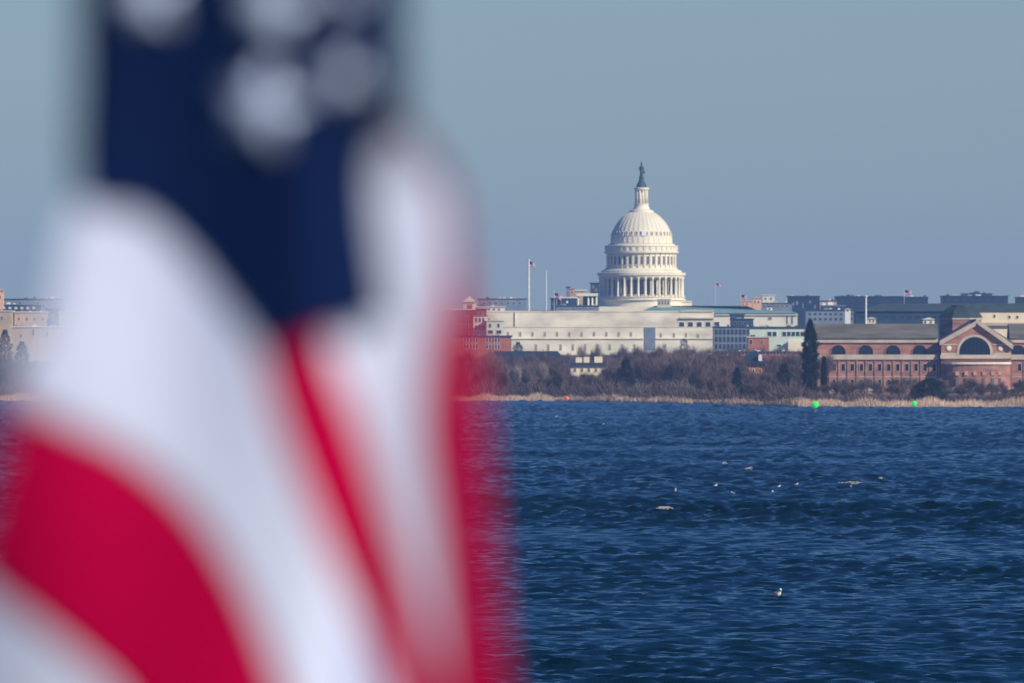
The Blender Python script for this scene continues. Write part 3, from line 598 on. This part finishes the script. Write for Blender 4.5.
# ---------- flagpoles, mast and small flags
def pole(name, label, x, ytop, D, ybot=None, r=.16, cat='flagpole', group=None):
    X = XX(x,D); zt = ZZ(ytop,D); z0 = float(terr(X,D))-.3 if ybot is None else ZZ(ybot,D)
    t = thing(name, (X,D,z0), label, cat, group)
    b = MB(t.location); b.tube((X,D,z0),(X,D,zt),r*1.5,r*.8,8); b.build('pole','metal',t,True)
    b = MB(t.location); b.lathe(X,D,[(r*.4,zt),(r*1.7,zt+.25),(r*1.7,zt+.5),(r*.2,zt+.8)],8); b.build('finial','metal',t,True)
    return t
def small_flag(label, x, y, w, h, D, droop=.35):
    X0 = XX(x,D); Z0 = ZZ(y,D); t = thing('flag', (X0,D,Z0), label, 'flag', 'small flags flying on the city rooftops')
    px = D/F; w *= px; h *= px; n = 10
    def pt(u, v, e=0):   # u along fly, v down the hoist
        return (X0+.2+u*w, D+.35*math.sin(u*7)*w*.2+e, Z0-v*h-droop*h*u*u)
    for k in range(7):
        b = MB(t.location); v0 = k/7.; v1 = (k+1)/7.
        for i in range(n):
            u0, u1 = i/n, (i+1)/n
            b.add([pt(u0,v0),pt(u1,v0),pt(u1,v1),pt(u0,v1),pt(u0,v0,.05),pt(u1,v0,.05),pt(u1,v1,.05),pt(u0,v1,.05)], [(0,3,2,1),(4,5,6,7),(0,1,5,4),(3,7,6,2)])
        b.build('stripe', 'f_red' if k%2 == 0 else 'f_white', t)
    b = MB(t.location)
    for i in range(5):
        u0, u1 = i/n, (i+1)/n
        b.add([pt(u0,0,-.06),pt(u1,0,-.06),pt(u1,.55,-.06),pt(u0,.55,-.06),pt(u0,0,.11),pt(u1,0,.11),pt(u1,.55,.11),pt(u0,.55,.11)], [(0,3,2,1),(4,5,6,7),(0,1,5,4),(3,7,6,2)])
    b.build('canton','f_blue',t)
pole('flagpole', 'tall white flagpole with a flag above the left end of the cream building', 528.8, 261, 6780, r=.42)
small_flag('small striped flag at the top of the tall white flagpole', 528.9, 261.6, 5.6, 4.6, 6780)
pole('flagpole', 'shorter bare pale pole right of the tall flagpole', 546.3, 272, 6790, r=.24)
pole('flagpole', 'short pole on the narrow blue rooftop left of the dome', 554.2, 292.4, 6868, r=.1)
small_flag('drooping striped flag on the narrow blue rooftop left of the dome', 554.3, 292.8, 6.2, 4.6, 6868, .8)
pole('flagpole', 'very thin pole with a flag high above the copper roof', 715.6, 282.6, 7150, r=.07)
small_flag('tiny flag flying alone above the middle of the copper roof', 715.7, 283.2, 4.4, 3.2, 7150)
pole('flagpole', 'thin pole on the low orange stone building', 740.8, 294.4, 7295, r=.08)
small_flag('tiny flag over the low orange stone building', 740.9, 294.8, 5.4, 4.0, 7295, .2)
pole('flagpole', 'thin pole on the dark blocks right of the white mast', 904.2, 289.8, 7790, r=.09)
small_flag('tiny striped flag over the dark blocks right of the white mast', 904.3, 290.2, 7.0, 4.0, 7790, .1)
pole('mast', 'tall white mast rising behind the hall roof', 866, 297.6, 4790, r=.32, cat='mast')

# ------------------------------------------------------------------ trees
def bare_tree_meshes(seed, h, w, twigm='twig', tw=.085):
    rs = random.Random(seed); tr = MB(); ends = []
    def grow(p, d, L_, r, lev):
        q = p+d*L_
        tr.tube(p, q, r, r*.62, 5 if lev < 2 else 3)
        if lev >= 3: ends.append((q, d, L_)); ends.append((p+d*L_*.5, d, L_)); return
        for _ in range(3 if lev else 5):
            v = Vector((rs.gauss(0,1), rs.gauss(0,1), rs.gauss(.25,.6))); v = (v-d*v.dot(d)*.2).normalized()
            nd = (d*(.75 if lev else .85)+v*.75*(w/h*1.35)+Vector((0,0,.16))).normalized()
            grow(q-d*L_*rs.uniform(0,.35), nd, L_*rs.uniform(.55,.85), r*.55, lev+1)
    grow(Vector((0,0,-.4)), Vector((rs.gauss(0,.05),rs.gauss(0,.05),1)).normalized(), h*.24, h*.018+.08, 0)
    P = []; Dr = []; Ln = []
    for q, d, L_ in ends:
        for _ in range(20):
            v = Vector((rs.gauss(0,1), rs.gauss(0,1), rs.gauss(.35,.8))).normalized()
            v = (v+d*.7).normalized(); P.append(q+Vector((rs.gauss(0,.35),rs.gauss(0,.35),rs.gauss(0,.35)))); Dr.append(v); Ln.append(rs.uniform(.5,1.0)*h*.13)
    P = np.array([tuple(p) for p in P]); Dr = np.array([tuple(p) for p in Dr]); Ln = np.array(Ln)
    # keep the crown inside its height
    top = (P+Dr*Ln[:,None])[:,2]; sc = h/np.percentile(top, 98)
    V, Fc = ribbons(P, Dr, Ln, np.full(len(P), tw))
    V = V*np.array([1,1,sc]); tr.v = [(x,y,z*sc) for x,y,z in tr.v]
    a = tr.build('trunk','bark'); b = np_mesh('crown', V, Fc, twigm)
    ms = (a.data, b.data); bpy.data.objects.remove(a); bpy.data.objects.remove(b)
    return ms
H0 = 12.0
PROT = [bare_tree_meshes(s, H0, w) for s, w in ((1,8),(2,11),(3,9),(4,12),(5,7),(6,10))]
PALE = [bare_tree_meshes(s, H0, w, 'twig_pale', .07) for s, w in ((11,8),(12,9))]
def place_tree(name, ms, X, Y, h, w, label, group=None, cat='tree'):
    z = float(terr(X, Y)); t = thing(name, (X,Y,z), label, cat, group)
    t.rotation_euler = (0,0,random.uniform(0,6.28)); t.scale = (w/H0, w/H0, h/H0)
    for nm, d in zip(('trunk','crown'), ms):
        o = bpy.data.objects.new(nm, d); COL.objects.link(o); o.parent = t
    return t
LB = 'bare purple grey winter tree in the belt along the far shore'
GB = 'bare trees of the wood along the far shore'
def belt_top(x):
    return float(np.interp(x, [-80,0,40,430,470,520,556,566,575,606,614,640,700,720,760,800,812], [356,352,360,356,350,352,353,360,371,371,350,347,348,351,352,352,353]))
x = -70.
while x < 812:
    for row, D in enumerate((4290, 4340, 4400, 4470)):
        xx = x+random.uniform(-6,6)+row*4; s0 = float(shore(XX(xx,D)))
        Dd = max(s0+40+row*45, D-(250 if xx > 690 else 0))+random.uniform(-18,18)
        yt = belt_top(xx)+random.uniform(-1.5,6)+(3-row)*4.5
        if 80 < xx < 420 and row != 1: continue
        if 739 < xx < 770: yt = random.uniform(371,377)
        if 565 < xx < 612: yt = random.uniform(372.5,376)
        X = XX(xx, Dd); h = ZZ(yt, Dd)-float(terr(X,Dd))
        place_tree('bare_tree', random.choice(PROT), X, Dd, max(3,h), random.uniform(11,17)*(1.0 if h > 8 else .6), LB, GB)
    x += random.uniform(9.5,13.5)
# in front of the hall: low bare trees
x = 816.
while x < 1060:
    for row in range(2):
        xx = x+random.uniform(-5,5); Dd = 3760+row*160+random.uniform(-40,40); X = XX(xx,Dd)
        yt = random.uniform(377,390); h = ZZ(yt,Dd)-float(terr(X,Dd))
        place_tree('bare_tree', random.choice(PROT), X, Dd, h, random.uniform(6,9), 'low bare winter tree in front of the brick hall', 'low bare trees in front of the hall')
    x += random.uniform(7,11)
for xx, yt in ((702,376),(707,372),(712,377),(717,374),(723,377),(747,383),(753,381),(758,384),(764,381),(494,376),(505,380),(540,378),(552,376),(560,379)):
    Dd = float(shore(XX(xx,4000)))+random.uniform(60,80); X = XX(xx,Dd)
    place_tree('bare_tree', random.choice(PROT), X, Dd, ZZ(yt,Dd)-float(terr(X,Dd)), random.uniform(8,11), LB, GB)
x = 556.
while x < 806:
    Dd = 5600+random.uniform(-150,150); X = XX(x,Dd); yt = random.uniform(346.5,352) if x > 612 else random.uniform(352,357)
    place_tree('bare_tree', random.choice(PROT), X, Dd, ZZ(yt,Dd)-float(terr(X,Dd)), random.uniform(8,13), 'bare winter tree top rising behind the shore wood', 'bare trees between the wood and the city')
    x += random.uniform(4,7.5)
# the pale bare trees one can tell apart
for xx, yt, D_, lab in ((583,345,4800,'leafless pale tree above the left end of the white villa'),(597,344,4810,'leafless pale tree above the middle of the white villa'),
                    (540,362,4262,'pale grey bare tree standing before the long slate roof'),(516,366,4258,'thin pale bare tree left of the grey one by the slate roof')):
    X = XX(xx,D_); place_tree('bare_tree', random.choice(PALE), X, D_, ZZ(yt,D_)-float(terr(X,D_)), 9, lab, None)
def evergreen_meshes(seed, prof, n, leaf):
    """foliage clumps through the volume under a height/radius profile (unit metres)"""
    rs = np.random.RandomState(seed); zs = np.array([p[0] for p in prof]); rr = np.array([p[1] for p in prof])
    z = rs.uniform(zs[0], zs[-1], n); lump = 1+.17*np.sin(z*2.3+seed)+.10*np.sin(z*5.1)
    a = rs.uniform(0, 2*np.pi, n); lob = 1+.14*np.sin(3*a+z*.9+seed)+.1*np.sin(5*a-z*1.7)
    r = np.interp(z, zs, rr)*lump*lob*np.sqrt(rs.uniform(.25,1,n))
    P = np.stack([r*np.cos(a), r*np.sin(a), z], 1)
    dr = np.stack([np.cos(a), np.sin(a), rs.uniform(-.5,.9,n)], 1)+rs.normal(0,.35,(n,3)); dr /= np.linalg.norm(dr,axis=1)[:,None]
    V, Fc = ribbons(P, dr, rs.uniform(.6,1.4,n)*leaf, rs.uniform(.5,1,n)*leaf*.7)
    h = zs[-1]; t = MB(); t.tube((0,0,-.4),(0,0,h*.9), h*.018+.1, .04, 7)
    a_ = t.build('trunk','bark'); b_ = np_mesh('crown', V, Fc, 'needle'); ms = (a_.data,b_.data)
    bpy.data.objects.remove(a_); bpy.data.objects.remove(b_); return ms
def evergreen(label, x, yt, D, wpx, kind, seed, n=5200, name='evergreen_tree'):
    px = D/F; X = XX(x,D); z0 = float(terr(X,D)); h = ZZ(yt,D)-z0; r = wpx*px/2
    prof = {'spire': [(0,r*.9),(h*.12,r),(h*.70,r*1.0),(h*.78,r*.85),(h*.9,r*.42),(h,.05)],
            'cone': [(.3,r),(h*.3,r*.9),(h*.7,r*.5),(h,.05)],
            'round': [(.2,r*.8),(h*.3,r),(h*.6,r*.95),(h*.85,r*.6),(h,r*.15)]}[kind]
    t = thing(name, (X,D,z0), label, 'tree' if kind != 'round' or h > 5 else 'bush')
    for nm, d in zip(('trunk','crown'), evergreen_meshes(seed, prof, n, .5 if h > 9 else .4)):
        o = bpy.data.objects.new(nm, d); COL.objects.link(o); o.parent = t
evergreen('tall dark pointed evergreen standing left of the brick hall', 810.2, 320.4, 3790, 14.6, 'spire', 1, 16000)
evergreen('slim dark evergreen column between the tall evergreen and the hall', 824, 357, 3800, 5, 'spire', 2, 4000)
evergreen('broad round dark evergreen in front of the hall by the shore', 930, 379, 3632, 35, 'round', 3, 9000)
evergreen('dark evergreen right of the white villa at the wood edge', 626, 360, 4230, 17, 'round', 4)
evergreen('dark blue green evergreen left of the blue roofed house', 737, 368, 3935, 9, 'round', 6)
evergreen('dark evergreen between the blue roofed house and the tall evergreen', 784, 364, 3850, 16, 'round', 7)
evergreen('dark evergreen at the left edge of the picture', 5, 330, 5200, 15, 'round', 8)
evergreen('small dark evergreen below the tan stone walls at left', 22, 342, 4900, 16, 'round', 9)
evergreen('dark shrub beside the right end of the brick row building', 518, 342.5, 6100, 12, 'round', 10, 2500)
evergreen('tan shadowed evergreen shrub against the cream wall by the grey opening', 684, 339, 6600, 10, 'round', 12, 2500)
# undergrowth, reeds and sand along the shore
def strip(name, m, x0, x1, s0, s1, n, hmin, hmax, wd, lean, clump):
    xs_ = np.random.uniform(XX(x0,4200), XX(x1,3700), n); so = shore(xs_)+np.random.uniform(s0,s1,n)
    c = .5+.6*np.sin(xs_*.43+3*np.sin(xs_*.071))*np.sin(xs_*.173+1+so*.0005)+np.random.uniform(-.2,.2,n)
    keep = np.random.rand(n) < np.clip(.55+clump*c, 0, 1)
    xs_, so, c = xs_[keep], so[keep], c[keep]; n = len(xs_)
    P = np.stack([xs_, so, terr(xs_,so)-.05], 1)
    dr = np.stack([np.random.normal(0,lean,n), np.random.normal(0,lean,n), np.ones(n)], 1); dr /= np.linalg.norm(dr,axis=1)[:,None]
    L_ = np.random.uniform(hmin,hmax,n)*np.clip(.55+.6*c, .35, 1.25)
    if name == 'undergrowth': L_ = L_*np.interp(xs_, [XX(790,3700), XX(830,3700)], [1, .42])
    V, Fc = ribbons(P, dr, L_, np.full(n, wd))
    return tag(np_mesh(name, V, Fc, m), kind='stuff')
o = strip('undergrowth','scrub',-120,1110, 20, 130, 130000, 1.2, 5.6, .32, .9, .3); tag(o, 'brown leafless undergrowth at the foot of the far wood', 'undergrowth')
o = strip('reed_bed','reed',-120,1110, 0, 17, 42000, .6, 2.0, .14, .2, 1.2); tag(o, 'dry beige reeds along the far waterline', 'reeds')
xs_ = np.linspace(XX(-140,4224), XX(1130,3600), 500)
V = []
for s_, z_ in ((-1.5,-.25),(1,.34),(6,.62),(13,.95),(22,1.2),(23,-.5)):
    for X in xs_: V.append((X, float(shore(X))+s_, z_+(.08*math.sin(X*.8)+.06*math.sin(X*2.1) if z_ > 0 else 0)))
nx = len(xs_); i, j = np.meshgrid(np.arange(nx-1), np.arange(5)); q = (j*nx+i).ravel()
tag(np_mesh('shore_bank', V, np.stack([q,q+1,q+nx+1,q+nx],1), 'sand', smooth=True), kind='structure')

# ------------------------------------------------------------------ channel markers
def marker(label, x, yb, yc, r_px, D, m, lamp, name='channel_marker'):
    px = D/F; X = XX(x,D); zc = ZZ(yc,D); r = r_px*px
    t = thing(name, (X,D,-1.0), label, 'channel marker')
    b = MB(t.location); b.tube((X,D,-1),(X,D,zc-r),.16,.13,8); b.tube((X+.5,D+.3,-1),(X,D,zc-r*1.1),.1,.08,6); b.tube((X-.5,D+.3,-1),(X,D,zc-r*1.1),.1,.08,6); b.build('pile','pile',t)
    b = MB(t.location); b.box(X-r*.75,X+r*.75,D-.04,D+.04,zc-r*.85,zc+r*.55); b.build('daymark',m,t)
    b = MB(t.location)
    b.lathe(X,D-.12,[(r*.35,zc-r*.95),(r*.8,zc-r*.6),(r,zc),(r*.8,zc+r*.6),(r*.35,zc+r*.95),(.02,zc+r)],16); b.build('lantern',lamp,t,True)
marker('bright green channel marker in the water below the tall evergreen', 815.2, 413, 404.8, 3.4, 3144, 'steel_green', 'lamp_green')
marker('smaller bright green channel marker right of it near the round bush', 914.2, 408.4, 403.8, 2.6, 3480, 'steel_green', 'lamp_green')
marker('small orange red channel marker against the reeds at the wood', 566.8, 402.6, 398.4, 2.2, 4130, 'steel_red', 'lamp_red')

# ------------------------------------------------------------------ gulls and foam
def crest(x, y):      # the wave face one can see nearest to that row: things afloat ride on it
    D0 = CH*F/(y-HY); Ds = np.arange(D0*.86, D0*1.12, D0*.0005); Xs = (x-512)/F*Ds
    Z = wave(Xs, Ds); Y = HY+F*(CH-Z)/Ds; run = np.minimum.accumulate(Y)
    ok = Y <= run+1e-6; i_ = np.argmin(np.where(ok, np.abs(Y-y), 1e9))
    return float(Xs[i_]), float(Ds[i_]), float(Z[i_])
def gull(label, x, y, size, heading):
    X, D, z = crest(x, y)
    size *= .66 if y < 550 else 1.1
    t = thing('gull', (X,D,z+.02*size), label, 'gull', 'gulls floating on the river'); t.rotation_euler = (0,0,heading); t.scale = (size,)*3
    b = MB(); n = 14
    st = [(-.26,.10,.015,.008),(-.2,.09,.04,.02),(-.1,.085,.085,.07),(0,.09,.10,.09),(.1,.11,.085,.085),(.14,.15,.06,.065),(.16,.185,.05,.055),(.185,.215,.05,.052),(.225,.22,.034,.036),(.255,.212,.008,.01)]
    vs = []; fs = []
    for (xx,zz,ry,rz) in st:
        for k in range(n):
            a = 2*math.pi*k/n; vs.append((xx, ry*math.cos(a), zz+rz*math.sin(a)))
    for j in range(len(st)-1):
        for k in range(n): fs.append((j*n+k,(j+1)*n+k,(j+1)*n+(k+1)%n,j*n+(k+1)%n))
    fs += [tuple(range(n)), tuple(range(len(st)*n-1,(len(st)-1)*n-1,-1))]
    b.add(vs, fs); b.build('body','gull',t,True)
    for s in (-1,1):
        w = MB(); w.lathe(0,0,[(.01,-.22),(.03,-.14),(.05,0),(.045,.08),(.01,.14)],10,.35,1); o = w.build('wing','gull_wing',t,True)
        o.location = (-.04, s*.088, .125); o.rotation_euler = (0,R(90),0)
    w = MB(); w.tube((.248,0,.212),(.305,0,.20),.012,.003,6); w.build('bill','bill',t,True)
gull('largest white gull floating alone on the near water', 777, 597.5, 1.15, R(-58))
for (x_,y_,s_,h_,lab) in ((675,492,1.5,-80,'white gull floating left of the others near the whitecap'),(715.5,486,1.0,20,'small gull right of the left gull'),
    (733,494,1.0,150,'small gull a little lower in the middle of the flock'),(772.5,492.5,1.0,-100,'lower gull of the close pair at right'),
    (779,487,1.0,40,'upper gull of the close pair at right'),(796.5,485.5,.9,10,'faint gull just right of the close pair'),(850.5,488,1.0,-60,'gull under the long thin whitecap at right')):
    gull(lab, x_, y_, s_, R(h_))
def foam(label, x, y, wpx, dep, seed, dens=240):
    D = CH*F/(y-HY); rs = np.random.RandomState(seed); w = wpx*D/F
    V = []; Fc = []
    pts = [crest(x+rs.normal(0,.28)*wpx, y+rs.normal(0,.35)) for _ in range(dens)]
    X = np.array([p[0] for p in pts]); Y = np.array([p[1] for p in pts]); z = np.array([p[2] for p in pts])
    for k in range(dens):
        r = rs.uniform(.03,.10)*(D/1200)**.5; n0 = len(V)
        for q_ in range(6):
            a = q_*math.pi/3+rs.uniform(0,.5); rr = r*rs.uniform(.7,1.2)
            V.append((X[k]+rr*1.6*math.cos(a), Y[k]+rr*math.sin(a), z[k]+.02+.03*rs.rand()))
        V.append((X[k],Y[k],z[k]+.04+r*.5))
        for q_ in range(6): Fc.append((n0+q_, n0+(q_+1)%6, n0+6))
    o = np_mesh('whitecap', V, Fc, 'foam'); tag(o, label, 'whitecap', None, 'stuff')
for a in (('broad whitecap left of and below the flock of gulls',663,508.5,13,1.2,1,90),('small whitecap above the flock of gulls',750,468.5,6,2,2,40),
          ('long thin whitecap at right above a gull',853,483,17,1.2,3,60),('small faint whitecap near the top of the open water',724,463.5,4,2,4,20),
          ('small whitecap right of the long thin one',881,478,4,2,5,20),('tiny whitecap near the far shore under the villa',603,424,2.5,4,6,10),('tiny whitecap near the far shore under the slate hall',556,417,2.5,4,7,10)):
    foam(*a)

# ------------------------------------------------------------------ the large flag close to the camera
FD = 8.0
def fdepth(x, y):      # how far the cloth stands forward or back (folds)
    f = .0055*math.sin((x-.42*y)*.0125+.6)*min(1, max(.15,(y+100)/420))
    f += .0022*math.sin((x+.1*y)*.029+1.9)
    f += .008*math.sin(y*.009+x*.004)
    t = min(1,max(0,(y-60)/120))
    f *= 1-.75*min(1,max(0,(x-330)/40))*t
    if x > 345: f += t*(.03+.00004*(min(x,455)-345)+.0*max(0,x-455))      # right-hand fold set back, turned very slightly to the sun
    elif x > 320: f += t*.03*(x-320)/25.
    return f
flag = thing('large_flag', W(250, 300, FD), 'large blurred flag of stars and stripes hanging close to the viewer', 'flag')
FO = flag.location.copy()
def resamp(pl, n):
    pl = [Vector(p) for p in pl]; out = []
    for k in range(n+1):     # parametric (per control point) with Catmull-Rom smoothing
        t = k/n*(len(pl)-1); i_ = min(int(t), len(pl)-2); u = t-i_
        p0 = pl[max(0,i_-1)]; p1 = pl[i_]; p2 = pl[i_+1]; p3 = pl[min(len(pl)-1,i_+2)]
        out.append(.5*((2*p1)+(p2-p0)*u+(2*p0-5*p1+4*p2-p3)*u*u+(3*p1-p0-3*p2+p3)*u**3))
    return out
def band(name, m, A, B, off=0.0, nu=70, nv=22, label=None, parent=None):
    a = resamp(A, nu); b_ = resamp(B, nu); V = []; Fc = []
    for k in range(nu+1):
        for j in range(nv+1):
            p = a[k].lerp(b_[k], j/nv); d_ = FD+fdepth(p.x, p.y)+off; V.append(tuple(W(p.x, p.y, d_)-FO))
    for k in range(nu):
        for j in range(nv):
            n0 = k*(nv+1)+j; Fc.append((n0,n0+1,n0+nv+2,n0+nv+1))
    o = np_mesh(name, V, Fc, m, parent or flag, smooth=True)
    s = o.modifiers.new('cloth_thickness','SOLIDIFY'); s.thickness = .0012; s.offset = 1
    if label: o['label'] = label
    return o
# canton
CL = [(30,-150),(74,-70),(78,60),(80,192),(142,214),(188,252),(230,304),(262,346)]
CR = [(420,-540),(408,-300),(404,0),(404,120),(374,152),(374,215),(380,262),(388,322)]
canton = band('canton','f_blue', CL, CR, -.004)
# white stripe under the canton (left)
B1 = [(96,180),(150,198),(198,234),(240,286),(256,345),(280,430),(324,540),(372,650),(414,760)]
B2 = [(84,184),(62,240),(44,330),(10,392),(122,450),(190,508),(241,586),(280,680),(306,760)]
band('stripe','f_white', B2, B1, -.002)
B2b = [(10,392),(70,420),(122,450),(190,508),(241,586),(280,680),(306,760)]
B3 = [(8,440),(-12,510),(-22,572),(38,624),(82,660),(122,698),(158,766)]
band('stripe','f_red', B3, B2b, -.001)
B3b = [(-22,572),(14,600),(38,624),(82,660),(122,698),(158,766)]
B4 = [(-60,590),(-110,640),(-110,690),(-90,740),(-60,790),(-20,830)]
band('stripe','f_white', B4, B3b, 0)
# red stripe in the middle
RA = [(250,322),(252,345),(276,430),(320,540),(370,650),(412,760)]
RB = [(342,312),(330,348),(360,430),(390,520),(422,620),(456,760)]
band('stripe','f_red', RA, RB, .004)
# white stripe right of the canton
WA = [(362,140),(362,220),(372,300),(322,345),(350,430),(380,520),(412,620),(446,760)]
WB = [(406,124),(448,196),(450,280),(434,345),(428,430),(438,520),(446,620),(450,760)]
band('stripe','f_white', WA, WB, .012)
# red edge stripe on the right
EA = [(402,118),(446,196),(448,280),(432,345),(426,430),(436,520),(444,620),(448,760)]
EB = [(404,116),(452,192),(464,280),(476,345),(482,430),(488,520),(496,620),(512,760)]
band('stripe','f_red', EA, EB, .010)
# stars
def star(xc, yc, r, rot, sq=1.0):
    V = []; 
    for e in (-.0022, .0006):
        for k in range(10):
            a = rot+k*math.pi/5; rr = r if k%2 == 0 else r*.42
            x_ = xc+rr*math.sin(a)*sq; y_ = yc-rr*math.cos(a)
            V.append(tuple(W(x_, y_, FD+fdepth(x_,y_)-.0065+e)-FO))
        V.append(tuple(W(xc, yc, FD+fdepth(xc,yc)-.0065+e)-FO))
    Fc = []
    for k in range(10):
        Fc += [(k,(k+1)%10,10),(11+(k+1)%10,11+k,21),(k,11+k,11+(k+1)%10),(k,11+(k+1)%10,(k+1)%10)]
    np_mesh('star', V, Fc, 'f_star', canton)
for s in ((261,106,48,.2,1),(344,78,30,.5,.9),(270,6,44,.1,1),(147,-6,42,-.2,.95),(345,-8,30,.4,.6),(216,-82,46,.1,.8),(330,-90,52,.3,.7),(140,-110,48,0,.6),(250,-150,52,.2,.8),(340,-190,50,.2,.8),(370,-300,48,.1,.6),(205,-200,46,.3,.8)):
    star(*s)
# staff leaning up to the right, its socket on a post left of the view
p0 = W(-1500, 1330, FD+.03); p1 = W(520, -690, FD+.03)
b = MB(FO); b.tube(p0, p1, .014, .012, 10); b.build('staff','white',flag,True)
b = MB(FO); b.lathe(p1.x, p1.y, [(.004,p1.z-.005),(.024,p1.z+.015),(.024,p1.z+.03),(.004,p1.z+.05)],12); b.build('finial','bill',flag,True)
pp = thing('mooring_post', (p0.x,p0.y,7.3), 'wooden post holding the flag staff outside the picture', 'post')
b = MB(pp.location); b.box(p0.x-.07,p0.x+.07,p0.y-.07,p0.y+.07,7.2,p0.z+.12); b.build('post_body','pile',pp)
b = MB(pp.location); b.tube(p0-Vector((.03,0,.03)), p0+Vector((.12,0,.12)), .024,.024,10); b.build('socket','metal',pp)

# ------------------------------------------------------------------ haze
hz = MB((0,0,0)); hz.box(-5200,5200,-80,12300,-3.5,112)
hm = bpy.data.materials.new('air_haze'); hm.use_nodes = True; nt = hm.node_tree
for n in list(nt.nodes):
    if n.type == 'BSDF_PRINCIPLED': nt.nodes.remove(n)
pv = nt.nodes.new('ShaderNodeVolumePrincipled'); pv.inputs['Color'].default_value = (.26,.47,.97,1); pv.inputs['Density'].default_value = 3.7e-5
pv.inputs['Anisotropy'].default_value = -.35
out = [n for n in nt.nodes if n.type == 'OUTPUT_MATERIAL'][0]; nt.links.new(pv.outputs['Volume'], out.inputs['Volume'])
hm.cycles.homogeneous_volume = True if hasattr(hm.cycles, 'homogeneous_volume') else None
h = hz.build('haze', hm); tag(h, kind='stuff')

# ------------------------------------------------------------------ light
EL, AZ = R(27), R(128)      # azimuth clockwise from the view direction
world = bpy.data.worlds.new('World'); SC.world = world; world.use_nodes = True
nt = world.node_tree; bg = nt.nodes['Background']
sky = nt.nodes.new('ShaderNodeTexSky'); sky.sky_type = 'NISHITA'; sky.sun_disc = False
sky.sun_elevation = EL; sky.sun_rotation = AZ; sky.air_density = 1.0; sky.dust_density = .3; sky.ozone_density = 3.0
mx = nt.nodes.new('ShaderNodeMix'); mx.data_type = 'RGBA'; mx.blend_type = 'MULTIPLY'; mx.inputs['Factor'].default_value = 1
mx.inputs['B'].default_value = (.53,.715,1.04,1)
tcw = nt.nodes.new('ShaderNodeTexCoord'); sx = nt.nodes.new('ShaderNodeSeparateXYZ'); nt.links.new(tcw.outputs['Generated'], sx.inputs['Vector'])
ew = nt.nodes.new('ShaderNodeMapRange'); ew.inputs['From Min'].default_value = .03; ew.inputs['From Max'].default_value = .22
nt.links.new(sx.outputs['Z'], ew.inputs['Value'])
tm = nt.nodes.new('ShaderNodeMix'); tm.data_type = 'RGBA'; tm.inputs['A'].default_value = (.535,.70,1.02,1); tm.inputs['B'].default_value = (.30,.60,1.10,1)
nt.links.new(ew.outputs['Result'], tm.inputs['Factor']); nt.links.new(tm.outputs['Result'], mx.inputs['B'])
nt.links.new(sky.outputs['Color'], mx.inputs['A']); nt.links.new(mx.outputs['Result'], bg.inputs['Color'])
bg.inputs['Strength'].default_value = .085
sd = bpy.data.lights.new('sun','SUN'); sd.energy = 4.8; sd.angle = R(.5); sd.color = (1,.89,.70)
so = bpy.data.objects.new('sun', sd); COL.objects.link(so)
v = Vector((math.sin(AZ)*math.cos(EL), math.cos(AZ)*math.cos(EL), math.sin(EL)))
so.rotation_euler = v.to_track_quat('Z','Y').to_euler(); so.location = (20,-20,40)

# ------------------------------------------------------------------ camera
cd = bpy.data.cameras.new('camera'); cam = bpy.data.objects.new('camera', cd); COL.objects.link(cam)
cd.sensor_width = 36; cd.lens = 36*F/1024; cd.clip_start = .5; cd.clip_end = 30000
cam.location = (0,0,CH); cam.rotation_euler = (R(90)+math.atan((HY-341.5)/F), 0, 0)
cd.dof.use_dof = True; cd.dof.focus_distance = 430; cd.dof.aperture_fstop = (cd.lens/1000)/.039
SC.camera = cam
SC.view_settings.view_transform = 'Standard'; SC.view_settings.look = 'None'; SC.view_settings.exposure = 0; SC.view_settings.gamma = 1
SC.cycles.use_denoising = True
SC.cycles.max_bounces = 6; SC.cycles.volume_bounces = 1; SC.cycles.transparent_max_bounces = 8
SC.cycles.sample_clamp_indirect = 4
